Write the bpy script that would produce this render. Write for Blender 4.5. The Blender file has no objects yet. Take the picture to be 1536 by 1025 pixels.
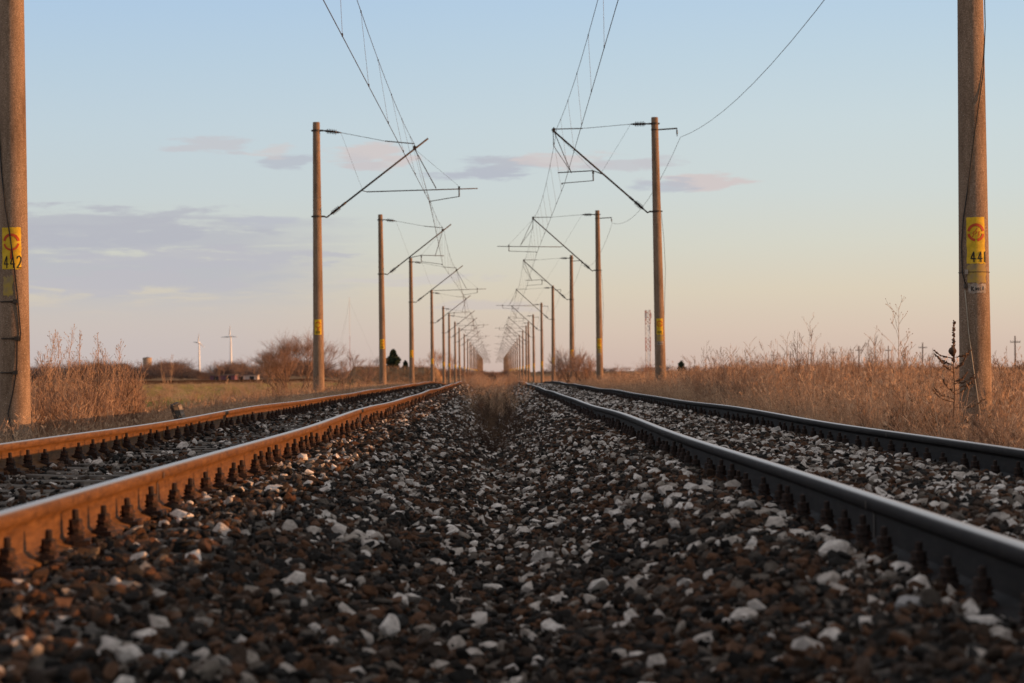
import bpy, bmesh, math, random
import numpy as np
from mathutils import Vector, Matrix, Euler
R = math.radians
rnd = random.Random(7)
sc = bpy.context.scene
COL = sc.collection

# ------------------------------------------------------------------ helpers
def lin(r, g, b):
    f = lambda c: c/12.92 if c <= .04045 else ((c+.055)/1.055)**2.4
    return (f(r/255), f(g/255), f(b/255), 1)

def tag(o, label=None, cat=None, group=None, kind=None):
    if label: o['label'] = label
    if cat: o['category'] = cat
    if group: o['group'] = group
    if kind: o['kind'] = kind
    return o

def empty(name, loc, label, cat, group=None):
    o = bpy.data.objects.new(name, None)
    o.empty_display_size = .2
    COL.objects.link(o)
    o.location = loc
    return tag(o, label, cat, group)

class MB:
    def __init__(s): s.v = []; s.f = []; s.m = []
    def add(s, vs, fs, mi=0):
        b = len(s.v)
        s.v += [tuple(p) for p in vs]
        s.f += [tuple(i+b for i in f) for f in fs]
        s.m += [mi]*len(fs)
    def box(s, c, d, rot=None, mi=0):
        vs = [Vector((x*d[0]/2, y*d[1]/2, z*d[2]/2)) for x in (-1, 1) for y in (-1, 1) for z in (-1, 1)]
        if rot: vs = [rot @ p for p in vs]
        s.add([p+Vector(c) for p in vs], [(0,1,3,2),(4,6,7,5),(0,4,5,1),(2,3,7,6),(0,2,6,4),(1,5,7,3)], mi)
    def tube(s, pts, rad, n=6, caps=True, mi=0):
        pts = [Vector(p) for p in pts]
        if not hasattr(rad, '__len__'): rad = [rad]*len(pts)
        vs = []; fs = []
        ref = None
        for i, p in enumerate(pts):
            t = (pts[min(i+1, len(pts)-1)]-pts[max(i-1, 0)])
            t = t.normalized() if t.length > 1e-9 else Vector((0, 0, 1))
            if ref is None:
                ref = Vector((0, 0, 1)) if abs(t.z) < .9 else Vector((1, 0, 0))
            u = (ref-t*ref.dot(t)).normalized(); w = t.cross(u); ref = u
            for k in range(n):
                a = 2*math.pi*k/n
                vs.append(p+(u*math.cos(a)+w*math.sin(a))*rad[i])
        for i in range(len(pts)-1):
            for k in range(n):
                a = i*n+k; b = i*n+(k+1) % n
                fs.append((a, b, b+n, a+n))
        if caps:
            fs.append(tuple(range(n-1, -1, -1)))
            fs.append(tuple(range((len(pts)-1)*n, len(pts)*n)))
        s.add(vs, fs, mi)
    def lathe(s, p0, p1, prof, n=10, mi=0):        # prof: (fraction along, radius)
        p0 = Vector(p0); p1 = Vector(p1)
        t = (p1-p0).normalized()
        ref = Vector((0, 0, 1)) if abs(t.z) < .9 else Vector((1, 0, 0))
        u = (ref-t*ref.dot(t)).normalized(); w = t.cross(u)
        vs = []; fs = []
        for fr, r in prof:
            for k in range(n):
                a = 2*math.pi*k/n
                vs.append(p0.lerp(p1, fr)+(u*math.cos(a)+w*math.sin(a))*r)
        for i in range(len(prof)-1):
            for k in range(n):
                a = i*n+k; b = i*n+(k+1) % n
                fs.append((a, b, b+n, a+n))
        fs.append(tuple(range(n-1, -1, -1))); fs.append(tuple(range((len(prof)-1)*n, len(prof)*n)))
        s.add(vs, fs, mi)
    def mesh(s, name, mats, smooth=False):
        me = bpy.data.meshes.new(name)
        me.from_pydata(s.v, [], s.f)
        if not isinstance(mats, (list, tuple)): mats = [mats]
        for m in mats: me.materials.append(m)
        if len(mats) > 1: me.polygons.foreach_set('material_index', s.m)
        if smooth: me.polygons.foreach_set('use_smooth', [True]*len(s.f))
        me.update()
        return me
    def build(s, name, mats, parent=None, smooth=False):
        o = bpy.data.objects.new(name, s.mesh(name, mats, smooth))
        COL.objects.link(o)
        if parent: o.parent = parent
        return o

def copy_tree(o, parent=None):
    c = o.copy(); COL.objects.link(c)
    if parent is not None: c.parent = parent
    for ch in list(o.children): copy_tree(ch, c)
    return c

# ------------------------------------------------------------------ materials
def new_mat(name):
    m = bpy.data.materials.new(name); m.use_nodes = True
    nt = m.node_tree
    return m, nt, nt.nodes['Principled BSDF'], nt.nodes.new, nt.links.new

def noise(nt, scale, detail=4, rough=.6, vec=None, dims=None):
    n = nt.nodes.new('ShaderNodeTexNoise')
    n.inputs['Scale'].default_value = scale; n.inputs['Detail'].default_value = detail
    n.inputs['Roughness'].default_value = rough
    if vec is not None: nt.links.new(vec, n.inputs['Vector'])
    return n
def ramp(nt, fac, stops):
    r = nt.nodes.new('ShaderNodeValToRGB'); e = r.color_ramp.elements
    while len(e) < len(stops): e.new(.5)
    for i, (p, c) in enumerate(stops):
        e[i].position = p; e[i].color = (*c[:3], 1)
    nt.links.new(fac, r.inputs[0])
    return r
def bump(nt, h, strength, dist, bsdf):
    b = nt.nodes.new('ShaderNodeBump')
    b.inputs['Strength'].default_value = strength; b.inputs['Distance'].default_value = dist
    nt.links.new(h, b.inputs['Height']); nt.links.new(b.outputs[0], bsdf.inputs['Normal'])
    return b
def texco(nt, which='Object', scale=None):
    t = nt.nodes.new('ShaderNodeTexCoord')
    if scale is None: return t.outputs[which]
    m = nt.nodes.new('ShaderNodeMapping'); m.inputs['Scale'].default_value = scale
    nt.links.new(t.outputs[which], m.inputs[0])
    return m.outputs[0]

def noisy_mat(name, c1, c2, scale=8, rough=.85, bs=.3, bd=.01, c3=None, metallic=0, stretch=None, detail=5):
    m, nt, b, N, L = new_mat(name)
    v = texco(nt, 'Object', stretch)
    n = noise(nt, scale, detail, .65, v)
    stops = [(.3, c1), (.68, c2)] if c3 is None else [(.25, c1), (.5, c2), (.72, c3)]
    r = ramp(nt, n.outputs[0], stops)
    L(r.outputs[0], b.inputs['Base Color'])
    b.inputs['Roughness'].default_value = rough; b.inputs['Metallic'].default_value = metallic
    b.inputs['Specular IOR Level'].default_value = .3
    n2 = noise(nt, scale*6, 4, .6, v)
    bump(nt, n2.outputs[0], bs, bd, b)
    return m

def instance_mat(name, stops, attr='tint', rough=.9, spec=.2, bumpy=False, trans=False):
    """colour picked per instance from a ramp by the point attribute"""
    m, nt, b, N, L = new_mat(name)
    a = N('ShaderNodeAttribute'); a.attribute_type = 'INSTANCER'; a.attribute_name = attr
    r = ramp(nt, a.outputs['Fac'], stops)
    r.color_ramp.interpolation = 'LINEAR'
    src = r.outputs[0]
    b.inputs['Roughness'].default_value = rough; b.inputs['Specular IOR Level'].default_value = spec
    if bumpy:
        v = texco(nt, 'Object')
        n = noise(nt, 1.6, 6, .7, v)
        mx = N('ShaderNodeMix'); mx.data_type = 'RGBA'; mx.blend_type = 'MULTIPLY'; mx.inputs[0].default_value = 1
        rr = ramp(nt, n.outputs[0], [(.28, (.34, .30, .27)), (.45, (.8, .77, .74)), (.66, (1.15, 1.13, 1.1))])
        L(src, mx.inputs[6]); L(rr.outputs[0], mx.inputs[7]); src = mx.outputs[2]
        n2 = noise(nt, 5, 6, .7, v)
        bump(nt, n2.outputs[0], .5, .12, b)
    L(src, b.inputs['Base Color'])
    if trans:
        t = N('ShaderNodeBsdfTranslucent'); L(src, t.inputs[0])
        ms = N('ShaderNodeMixShader'); ms.inputs[0].default_value = .3
        out = nt.nodes['Material Output']
        L(b.outputs[0], ms.inputs[1]); L(t.outputs[0], ms.inputs[2]); L(ms.outputs[0], out.inputs[0])
    return m

def concrete_mat():
    m, nt, b, N, L = new_mat('mast_concrete')
    v = texco(nt, 'Object')
    n = noise(nt, 70, 6, .7, v)
    n1 = noise(nt, 2.2, 5, .65, texco(nt, 'Object', (2.5, 2.5, .5)))
    r = ramp(nt, n.outputs[0], [(.3, (.125, .082, .055)), (.5, (.25, .17, .115)), (.72, (.43, .31, .225))])
    r1 = ramp(nt, n1.outputs[0], [(.32, (.52, .48, .45)), (.47, (.86, .84, .82)), (.62, (1.06, 1.05, 1.04))])
    mx = N('ShaderNodeMix'); mx.data_type = 'RGBA'; mx.blend_type = 'MULTIPLY'; mx.inputs[0].default_value = 1
    L(r.outputs[0], mx.inputs[6]); L(r1.outputs[0], mx.inputs[7])
    vo = N('ShaderNodeTexVoronoi'); vo.inputs['Scale'].default_value = 26; L(v, vo.inputs['Vector'])
    r2 = ramp(nt, vo.outputs['Distance'], [(.05, (1, 1, 1)), (.11, (0, 0, 0))])
    mx2 = N('ShaderNodeMix'); mx2.data_type = 'RGBA'; L(r2.outputs[0], mx2.inputs[0])
    L(mx.outputs[2], mx2.inputs[6]); mx2.inputs[7].default_value = (.55, .5, .44, 1)
    L(mx2.outputs[2], b.inputs['Base Color'])
    b.inputs['Roughness'].default_value = .95; b.inputs['Specular IOR Level'].default_value = .15
    bump(nt, n.outputs[0], .9, .008, b)
    return m

M = {}
M['concrete'] = concrete_mat()
M['yellow'] = noisy_mat('sign_yellow_paint', (.40, .24, .02), (.66, .41, .02), 16, .8, .5, .004, c3=(.72, .47, .05), detail=9)
M['faded'] = noisy_mat('faded_yellow_paint', (.26, .19, .11), (.42, .28, .05), 14, .9, .35, .004)
M['whitepaint'] = noisy_mat('white_paint_patch', (.19, .135, .095), (.30, .24, .19), 25, .9, .35, .004, c3=(.46, .41, .36), detail=8)
M['redpaint'] = noisy_mat('red_paint', (.42, .055, .012), (.55, .08, .02), 30, .7, .3, .003)
M['black'] = noisy_mat('black_paint', (.012, .011, .01), (.03, .027, .025), 30, .8, .2, .003)
M['darkmetal'] = noisy_mat('weathered_steel', (.035, .026, .02), (.085, .058, .04), 30, .6, .3, .002, metallic=.3)
M['porcelain'] = noisy_mat('brown_porcelain', (.022, .014, .011), (.04, .022, .015), 8, .3, .05, .001)
M['wire'] = noisy_mat('wire_copper_aged', (.05, .036, .028), (.09, .062, .045), 40, .6, .1, .001, metallic=.4)
M['cable'] = noisy_mat('black_cable', (.012, .011, .010), (.022, .018, .016), 20, .6, .1, .001)
M['paleline'] = noisy_mat('pale_cord', (.32, .27, .2), (.45, .39, .3), 20, .8, .1, .001)
M['clip'] = noisy_mat('rusty_fastening', (.009, .006, .005), (.022, .011, .007), 45, .8, .4, .003, c3=(.10, .036, .013))
M['sleeper'] = noisy_mat('sleeper_concrete', (.030, .023, .018), (.085, .068, .054), 9, .9, .5, .006, c3=(.19, .16, .13), stretch=(1, 2.5, 1))
M['bark'] = noisy_mat('bare_bark', (.10, .06, .042), (.20, .125, .085), 5, .9, .3, .01)
M['twig'] = noisy_mat('bare_twigs', (.20, .115, .08), (.36, .22, .15), 5, .9, .1, .01)
M['weed'] = noisy_mat('dry_stem', (.26, .16, .095), (.50, .32, .20), 9, .9, .1, .01)
M['weeddark'] = noisy_mat('dark_dry_plant', (.07, .035, .02), (.16, .085, .045), 9, .9, .1, .01)
M['needle'] = noisy_mat('evergreen_needles', (.018, .028, .014), (.045, .06, .026), 3, .8, .2, .02)
M['turbine'] = noisy_mat('white_gelcoat', (.74, .73, .72), (.8, .8, .79), .05, .5, .02, .01)
M['wood'] = noisy_mat('grey_timber', (.07, .05, .04), (.14, .10, .075), 3, .9, .3, .01)
M['brickpale'] = noisy_mat('weathered_tank_wall', (.30, .22, .16), (.42, .31, .23), .4, .9, .2, .02)
M['purple'] = noisy_mat('faded_purple_wall', (.12, .055, .075), (.17, .08, .10), .3, .8, .1, .02)
M['palewall'] = noisy_mat('pale_rendered_wall', (.42, .36, .33), (.55, .48, .44), .3, .85, .1, .02)
M['roof'] = noisy_mat('dull_roof', (.12, .09, .08), (.18, .14, .12), .4, .85, .1, .02)
M['dark'] = noisy_mat('dark_opening', (.012, .012, .014), (.02, .02, .022), 1, .5, .05, .01)
M['mastred'] = noisy_mat('red_lattice_paint', (.36, .10, .07), (.45, .15, .10), .5, .7, .05, .01)
M['mastwhite'] = noisy_mat('white_lattice_paint', (.62, .58, .55), (.72, .69, .66), .5, .7, .05, .01)
M['ballastbed'] = noisy_mat('fine_ballast_dirt', (.022, .018, .014), (.06, .046, .034), 14, .95, .9, .03, c3=(.10, .078, .06))
M['soil'] = noisy_mat('dry_ground', (.13, .08, .046), (.24, .15, .085), .6, .95, .6, .1, c3=(.33, .21, .125))
M['field'] = noisy_mat('field_grass', (.115, .125, .03), (.20, .175, .05), .16, .95, .5, .08, c3=(.30, .21, .10))
M['bank'] = noisy_mat('rusty_earth', (.06, .026, .014), (.13, .06, .03), .8, .95, .5, .1)
M['greyearth'] = noisy_mat('grey_track_earth', (.13, .12, .12), (.21, .19, .18), .5, .95, .5, .06)
M['gall'] = noisy_mat('seed_head', (.05, .03, .02), (.11, .06, .035), 60, .9, .8, .01)
M['stone'] = instance_mat('ballast_stone', [
    (0.0, (.013, .0115, .010)), (.22, (.032, .027, .023)), (.34, (.062, .038, .025)), (.44, (.125, .058, .029)), (.50, (.15, .08, .047)),
    (.56, (.085, .07, .058)), (.66, (.17, .14, .115)), (.76, (.33, .28, .235)), (.86, (.54, .475, .42)), (1.0, (.86, .79, .73))], bumpy=True)
M['grass'] = instance_mat('dead_grass', [(0, (.11, .066, .04)), (.15, (.24, .148, .088)), (.5, (.43, .25, .145)), (1, (.70, .48, .31))], trans=True)
M['fieldgrass'] = instance_mat('field_tufts', [(0, (.20, .25, .045)), (.5, (.34, .34, .08)), (1, (.56, .42, .19))], trans=True)
M['brush'] = instance_mat('dead_brush', [(0, (.06, .034, .024)), (.2, (.17, .10, .065)), (.5, (.42, .26, .165)), (1, (.62, .43, .29))], trans=True)
M['hedge'] = instance_mat('bare_hedge', [(0, (.055, .045, .048)), (.4, (.13, .085, .07)), (.75, (.26, .15, .095)), (1, (.40, .20, .10))])

def rail_mat(name, c1, c2, c3):
    m, nt, b, N, L = new_mat(name)
    g = N('ShaderNodeNewGeometry')
    tc = N('ShaderNodeTexCoord')
    at = N('ShaderNodeAttribute'); at.attribute_name = 'polish'
    n = noise(nt, 18, 6, .7, texco(nt, 'Object', (3, .25, 3)))
    r = ramp(nt, n.outputs[0], [(.28, c1), (.52, c2), (.75, c3)])
    nb = noise(nt, 9, 8, .75, texco(nt, 'Object', (2, 1.0, 2.2)))
    rb = ramp(nt, nb.outputs[0], [(.34, (.55, .52, .5)), (.5, (.95, .94, .93)), (.66, (1.12, 1.1, 1.08))])
    mm = N('ShaderNodeMix'); mm.data_type = 'RGBA'; mm.blend_type = 'MULTIPLY'; mm.inputs[0].default_value = 1
    L(r.outputs[0], mm.inputs[6]); L(rb.outputs[0], mm.inputs[7])
    n2 = noise(nt, 3, 4, .6, texco(nt, 'Object', (6, .12, 1)))
    pol = N('ShaderNodeMath'); pol.operation = 'MULTIPLY_ADD'; pol.use_clamp = True
    L(n2.outputs[0], pol.inputs[0]); pol.inputs[1].default_value = .5
    ad = N('ShaderNodeMath'); ad.operation = 'MULTIPLY_ADD'; L(at.outputs['Fac'], ad.inputs[0]); ad.inputs[1].default_value = 1.3; ad.inputs[2].default_value = -.45
    L(ad.outputs[0], pol.inputs[2])
    mx = N('ShaderNodeMix'); mx.data_type = 'RGBA'
    L(pol.outputs[0], mx.inputs[0]); L(mm.outputs[2], mx.inputs[6]); mx.inputs[7].default_value = (.48, .45, .42, 1)
    L(mx.outputs[2], b.inputs['Base Color'])
    L(pol.outputs[0], b.inputs['Metallic'])
    rr = N('ShaderNodeMapRange'); L(pol.outputs[0], rr.inputs[0]); rr.inputs[3].default_value = .72; rr.inputs[4].default_value = .36
    L(rr.outputs[0], b.inputs['Roughness'])
    b.inputs['Specular IOR Level'].default_value = .1
    nf = noise(nt, 130, 6, .7, texco(nt, 'Object', (1, .6, 1)))
    bump(nt, nf.outputs[0], .45, .003, b)
    return m
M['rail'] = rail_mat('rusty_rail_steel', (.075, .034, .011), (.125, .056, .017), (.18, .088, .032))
M['railshade'] = rail_mat('shaded_rail_steel', (.011, .0085, .008), (.018, .0145, .014), (.034, .026, .022))  # less rusty right rails, with their shade also put into the colour

for k_ in ('soil', 'field', 'bank', 'greyearth', 'ballastbed'):
    M[k_].node_tree.nodes['Principled BSDF'].inputs['Specular IOR Level'].default_value = 0

# ------------------------------------------------------------------ terrain profile
CZ = .42
XL_IN, XL_OUT, XR_IN, XR_OUT = -1.459, -2.963, 1.304, 2.808
XL, XR = (XL_IN+XL_OUT)/2, (XR_IN+XR_OUT)/2
ZL, ZR = .022, -.02
def drop(y):            # the tracks fall away behind a low crest
    y = np.asarray(y, float)
    t = np.clip((y-108)/75, 0, 1)
    return -.5*(t*t*(3-2*t)) - .0018*np.clip(y-170, 0, 3000)
def mdrop(y):           # verges and masts fall less
    y = np.asarray(y, float)
    t = np.clip((y-100)/150, 0, 1)
    return -.5*(t*t*(3-2*t)) - .0004*np.clip(y-250, 0, 3000)
def wave(y, ph=0.):
    y = np.asarray(y, float)
    return (.008*np.sin(y/4.1+ph)+.006*np.sin(y/2.3+1.3*ph+1))*np.clip(y/20, 0, 1)
BX = [-4.9, -4.2, -3.7, -3.25, -2.9, -2.2, -1.5, -1.0, -.55, 0, .5, .85, 1.3, 2.05, 2.8, 3.25, 3.6, 4.1, 4.8]
BZ = [-.75, -.42, -.27, -.205, -.20, -.215, -.19, -.19, -.285, -.44, -.32, -.20, -.19, -.17, -.19, -.205, -.27, -.42, -.75]
def bed(x, y):
    z = np.interp(x, BX, BZ)
    y = np.asarray(y, float)
    dip = np.exp(-(np.asarray(x, float)/.45)**2)*np.clip((y-14)/20, 0, 1)*.12
    return z - dip + drop(y)
GX = [-9000, -60, -14, -9, -6, -4.7, -4.0, 0, 3.9, 4.6, 6, 8, 11, 16, 60, 300, 9000]
GZ = [-1.25, -1.25, -1.2, -1.05, -.68, -.52, -.5, -.7, -.5, -.50, -.50, -.52, -.55, -.62, -.8, -1.25, -1.25]
def gnd(x, y):
    x = np.asarray(x, float)
    w = np.clip(1.4-np.abs(x)/20, 0, 1)
    c = np.clip(4.6-np.abs(x), 0, 1)
    return np.interp(x, GX, GZ) + mdrop(y)*w*(1-c) + drop(y)*c

def sheet(name, xs, ys, fz, mat, kind='structure'):
    X, Y = np.meshgrid(xs, ys)
    Z = fz(X, Y)
    nx, ny = len(xs), len(ys)
    me = bpy.data.meshes.new(name)
    v = np.stack([X, Y, Z], -1).reshape(-1, 3)
    fs = [(j*nx+i, j*nx+i+1, (j+1)*nx+i+1, (j+1)*nx+i) for j in range(ny-1) for i in range(nx-1)]
    me.from_pydata(v.tolist(), [], fs); me.materials.append(mat)
    me.polygons.foreach_set('use_smooth', [True]*len(fs)); me.update()
    o = bpy.data.objects.new(name, me); COL.objects.link(o)
    tag(o, kind=kind)
    return o

ysg = sorted(set([-400, -120, -40] + list(np.arange(-10, 130, 5.)) + list(np.arange(130, 320, 15.)) + [400, 600, 900, 1400, 2200, 4000, 9000, 14000]))
xsg = sorted(set([-9000, -4000, -1500, -600, -250, -120] + GX[1:-1] + list(np.arange(-30, 30, 2.)) + [90, 120, 250, 600, 1500, 4000, 9000]))
sheet('ground', xsg, ysg, gnd, M['soil'])
xsb = np.concatenate([np.linspace(-4.9, 4.8, 66)])
ysb = np.concatenate([np.arange(-12, 60, .5), np.arange(60, 300, 4.), np.arange(300, 2000, 60.)])
def bedz(X, Y):
    r = np.random.RandomState(3).rand(*X.shape)
    return bed(X, Y)-.025+.012*r
sheet('ballast_bed', xsb, ysb, bedz, M['ballastbed'])
# green field on the left and a grey dirt road on the right, both as sheets a little above the ground
sheet('field', np.linspace(-150, -13, 30), np.linspace(90, 448, 40), lambda X, Y: gnd(X, Y)+.02, M['field'])
def road_z(X, Y): return gnd(X, Y)+.03
def road():
    ys = np.linspace(40, 600, 60); v = []; f = []
    for i, y in enumerate(ys):
        c = 21+.6*math.sin(y/30)
        for x in (c-2.4, c, c+2.4): v.append((x, y, float(gnd(x, y))+.03))
    for i in range(len(ys)-1):
        for k in (0, 1): f.append((i*3+k, i*3+k+1, i*3+k+4, i*3+k+3))
    me = bpy.data.meshes.new('dirt_road'); me.from_pydata(v, [], f); me.materials.append(M['greyearth'])
    o = bpy.data.objects.new('dirt_road', me); COL.objects.link(o); tag(o, kind='structure')
road()

# ------------------------------------------------------------------ camera (85 mm on full frame, knee-low between the tracks)
F = 3627.
cam = bpy.data.cameras.new('camera'); co = bpy.data.objects.new('camera', cam); COL.objects.link(co); sc.camera = co
cam.sensor_width = 36; cam.lens = F*36/1536; cam.clip_start = .1; cam.clip_end = 40000
Yc = Vector(((740-768)/F, (512.5-558.5)/F, -1)).normalized()
rl = R(.6)
up = Vector((-math.sin(rl), math.cos(rl), 0))
Zc = (up-Yc*up.dot(Yc)).normalized(); Xc = Yc.cross(Zc)
co.matrix_world = Matrix.Translation((0, 0, CZ)) @ Matrix((Xc, Yc, Zc)).to_4x4()
cam.dof.use_dof = True; cam.dof.focus_distance = 21; cam.dof.aperture_fstop = 5.6; cam.dof.aperture_blades = 9
RC = Matrix((Xc, Yc, Zc))
def at(px, py, d):
    """world point seen at photo pixel (px, py) at distance d along the track"""
    v = RC @ Vector(((px-768)/F, (512.5-py)/F, -1))
    return Vector((0, 0, CZ)) + v*(d/v.y)

# ------------------------------------------------------------------ light and sky
SUN_AZ = R(93.5)       # clockwise from +Y: from the right, slightly behind the camera
SUN_EL = R(3.35)
sun = bpy.data.lights.new('sun', 'SUN'); so = bpy.data.objects.new('sun', sun); COL.objects.link(so)
sun.energy = 5.0; sun.angle = R(.53); sun.color = (1.0, .475, .185)
sd = Vector((math.sin(SUN_AZ)*math.cos(SUN_EL), math.cos(SUN_AZ)*math.cos(SUN_EL), math.sin(SUN_EL)))
so.rotation_euler = sd.to_track_quat('Z', 'Y').to_euler()
so.location = (40, -10, 20)

w = bpy.data.worlds.new('World'); sc.world = w; w.use_nodes = True
nt = w.node_tree; N = nt.nodes.new; L = nt.links.new
bg = nt.nodes['Background']; out = nt.nodes['World Output']
sky = N('ShaderNodeTexSky'); sky.sky_type = 'NISHITA'; sky.sun_disc = False
sky.sun_elevation = SUN_EL; sky.sun_rotation = SUN_AZ
sky.air_density = 1.0; sky.dust_density = .6; sky.ozone_density = 2.2
wb = N('ShaderNodeMix'); wb.data_type = 'RGBA'; wb.blend_type = 'MULTIPLY'; wb.inputs[0].default_value = 1
L(sky.outputs[0], wb.inputs[6]); wb.inputs[7].default_value = (2.6, 1.75, 1.35, 1)
L(wb.outputs[2], bg.inputs[0]); bg.inputs[1].default_value = .13
tc = N('ShaderNodeTexCoord'); sep = N('ShaderNodeSeparateXYZ'); L(tc.outputs['Generated'], sep.inputs[0])
def mth(op, a, b=None, c=None, clamp=False):
    n = N('ShaderNodeMath'); n.operation = op; n.use_clamp = clamp
    for i, q in enumerate((a, b, c)):
        if q is None: continue
        if hasattr(q, 'links'): L(q, n.inputs[i])
        else: n.inputs[i].default_value = q
    return n.outputs[0]
def mixc(f, a, b):
    n = N('ShaderNodeMix'); n.data_type = 'RGBA'
    for i, q in ((0, f), (6, a), (7, b)):
        if hasattr(q, 'links'): L(q, n.inputs[i])
        else: n.inputs[i].default_value = q
    return n.outputs[2]
def smooth(v, a, b):
    n = N('ShaderNodeMapRange'); n.interpolation_type = 'SMOOTHSTEP'; L(v, n.inputs[0])
    n.inputs[1].default_value = a; n.inputs[2].default_value = b
    return n.outputs[0]
el = sep.outputs['Z']
az = mth('ARCTAN2', sep.outputs['X'], sep.outputs['Y'])
fr = mth('MULTIPLY', el, 1/.34, clamp=True)
e2 = lambda y: max(0, (558-y)/F)/.34
SKY = [(0, lin(206, 182, 172)), (e2(500), lin(215, 195, 180)), (e2(440), lin(218, 206, 187)), (e2(370), lin(213, 212, 201)),
       (e2(290), lin(206, 214, 214)), (e2(190), lin(200, 214, 221)), (e2(90), lin(190, 210, 225)), (e2(-10), lin(180, 205, 229)), (.8, lin(198, 202, 212)), (1., lin(206, 203, 207))]
base = ramp(nt, fr, SKY).outputs[0]
# sky a little deeper to the left, paler towards the sunny right
side = smooth(az, -.22, .22)
base_l = N('ShaderNodeMix'); base_l.data_type = 'RGBA'; base_l.blend_type = 'MULTIPLY'; base_l.inputs[0].default_value = 1
L(base, base_l.inputs[6]); L(mixc(side, (.92, .95, .975, 1), (1.02, 1.02, .99, 1)), base_l.inputs[7])
skyc = base_l.outputs[2]
# clouds, fixed in sky directions (azimuth, elevation)
def cloud_noise(sx, sy, scale, detail=6, off=0):
    cv = N('ShaderNodeCombineXYZ')
    L(mth('MULTIPLY_ADD', az, sx, off), cv.inputs[0]); L(mth('MULTIPLY', el, sy), cv.inputs[1])
    n = noise(nt, scale, detail, .6, cv.outputs[0]); n.inputs['Distortion'].default_value = .25
    return n.outputs[0]
fine = cloud_noise(40, 230, 1.0, 9)
wide0 = cloud_noise(8, 110, 1.0, 6, 4.2)
wide = mth('MULTIPLY_ADD', mth('SUBTRACT', fine, .5), .38, wide0)
def ell(px, py, rx, ry, soft=.55):
    dx = mth('DIVIDE', mth('SUBTRACT', az, (px-740)/F), rx/F)
    dy = mth('DIVIDE', mth('SUBTRACT', el, (558-py+(px-740)*-.0105)/F), ry/F)
    d2 = mth('ADD', mth('MULTIPLY', dx, dx), mth('MULTIPLY', dy, dy))
    return mth('SUBTRACT', 1.0, mth('POWER', d2, .5), clamp=True)
def add_cloud(c, px, py, rx, ry, col, amt, nz, lo=.2, hi=.66, k=2.7):
    e = ell(px, py, rx, ry)
    v = mth('ADD', mth('MULTIPLY', e, 1.0), mth('MULTIPLY', mth('SUBTRACT', nz, .5), k))
    f = mth('MULTIPLY', mth('MULTIPLY', smooth(v, lo, hi), smooth(e, 0., .25)), amt)
    return mixc(f, c, col)
lav = lin(184, 189, 199); pink = lin(209, 200, 199); grey = lin(187, 191, 199); mauve = lin(196, 195, 200)
# broad lavender bank on the left, with gaps
bank = mth('MULTIPLY', smooth(el, .018, .04), mth('SUBTRACT', 1.0, smooth(mth('ADD', el, mth('MULTIPLY', mth('SUBTRACT', wide, .5), .03)), .062, .068)))
bank = mth('MULTIPLY', bank, mth('SUBTRACT', 1.0, smooth(mth('ADD', az, mth('MULTIPLY', mth('SUBTRACT', fine, .5), .08)), -.12, -.035)))
bank = mth('MULTIPLY', bank, smooth(wide, .33, .50))
skyc = mixc(mth('MULTIPLY', bank, .85), skyc, lin(184, 186, 194))
low = mth('MULTIPLY', mth('SUBTRACT', 1.0, smooth(el, .012, .045)), mth('SUBTRACT', 1.0, smooth(az, -.15, .0)))
skyc = mixc(mth('MULTIPLY', low, .55), skyc, lin(196, 190, 192))
for px, py, rx, ry, col, amt in [
    (330, 222, 110, 17, mauve, .7), (440, 243, 60, 17, lav, .8), (560, 236, 95, 30, pink, .9), (545, 244, 60, 20, mauve, .5), (415, 228, 55, 16, pink, .6),
    (735, 254, 130, 24, lav, 1.0), (765, 246, 70, 16, grey, .8), (850, 240, 100, 20, pink, .8), (930, 247, 100, 17, mauve, .75), (1000, 244, 60, 12, mauve, .5),
    (1050, 273, 110, 20, pink, 1.0), (1000, 279, 70, 18, lav, .75),
    (150, 345, 330, 50, lin(182, 184, 193), .8), (300, 392, 300, 30, lin(188, 188, 195), .85), (160, 425, 300, 26, lin(190, 188, 194), .75), (400, 334, 90, 12, lin(187, 190, 199), .8), (730, 460, 120, 14, lin(203, 193, 190), .6), (640, 420, 170, 12, lin(202, 196, 198), .5)]:
    skyc = add_cloud(skyc, px, py, rx, ry, col, amt, fine)
bg2 = N('ShaderNodeBackground'); L(skyc, bg2.inputs[0]); bg2.inputs[1].default_value = .812
mxs = N('ShaderNodeMixShader'); L(mth('MULTIPLY', smooth(el, .3, .8), .35), mxs.inputs[0])
L(bg2.outputs[0], mxs.inputs[1]); L(bg.outputs[0], mxs.inputs[2]); L(mxs.outputs[0], out.inputs[0])
sc.view_settings.view_transform = 'Standard'; sc.view_settings.look = 'None'
sc.view_settings.exposure = .3; sc.view_settings.gamma = 1

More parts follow.
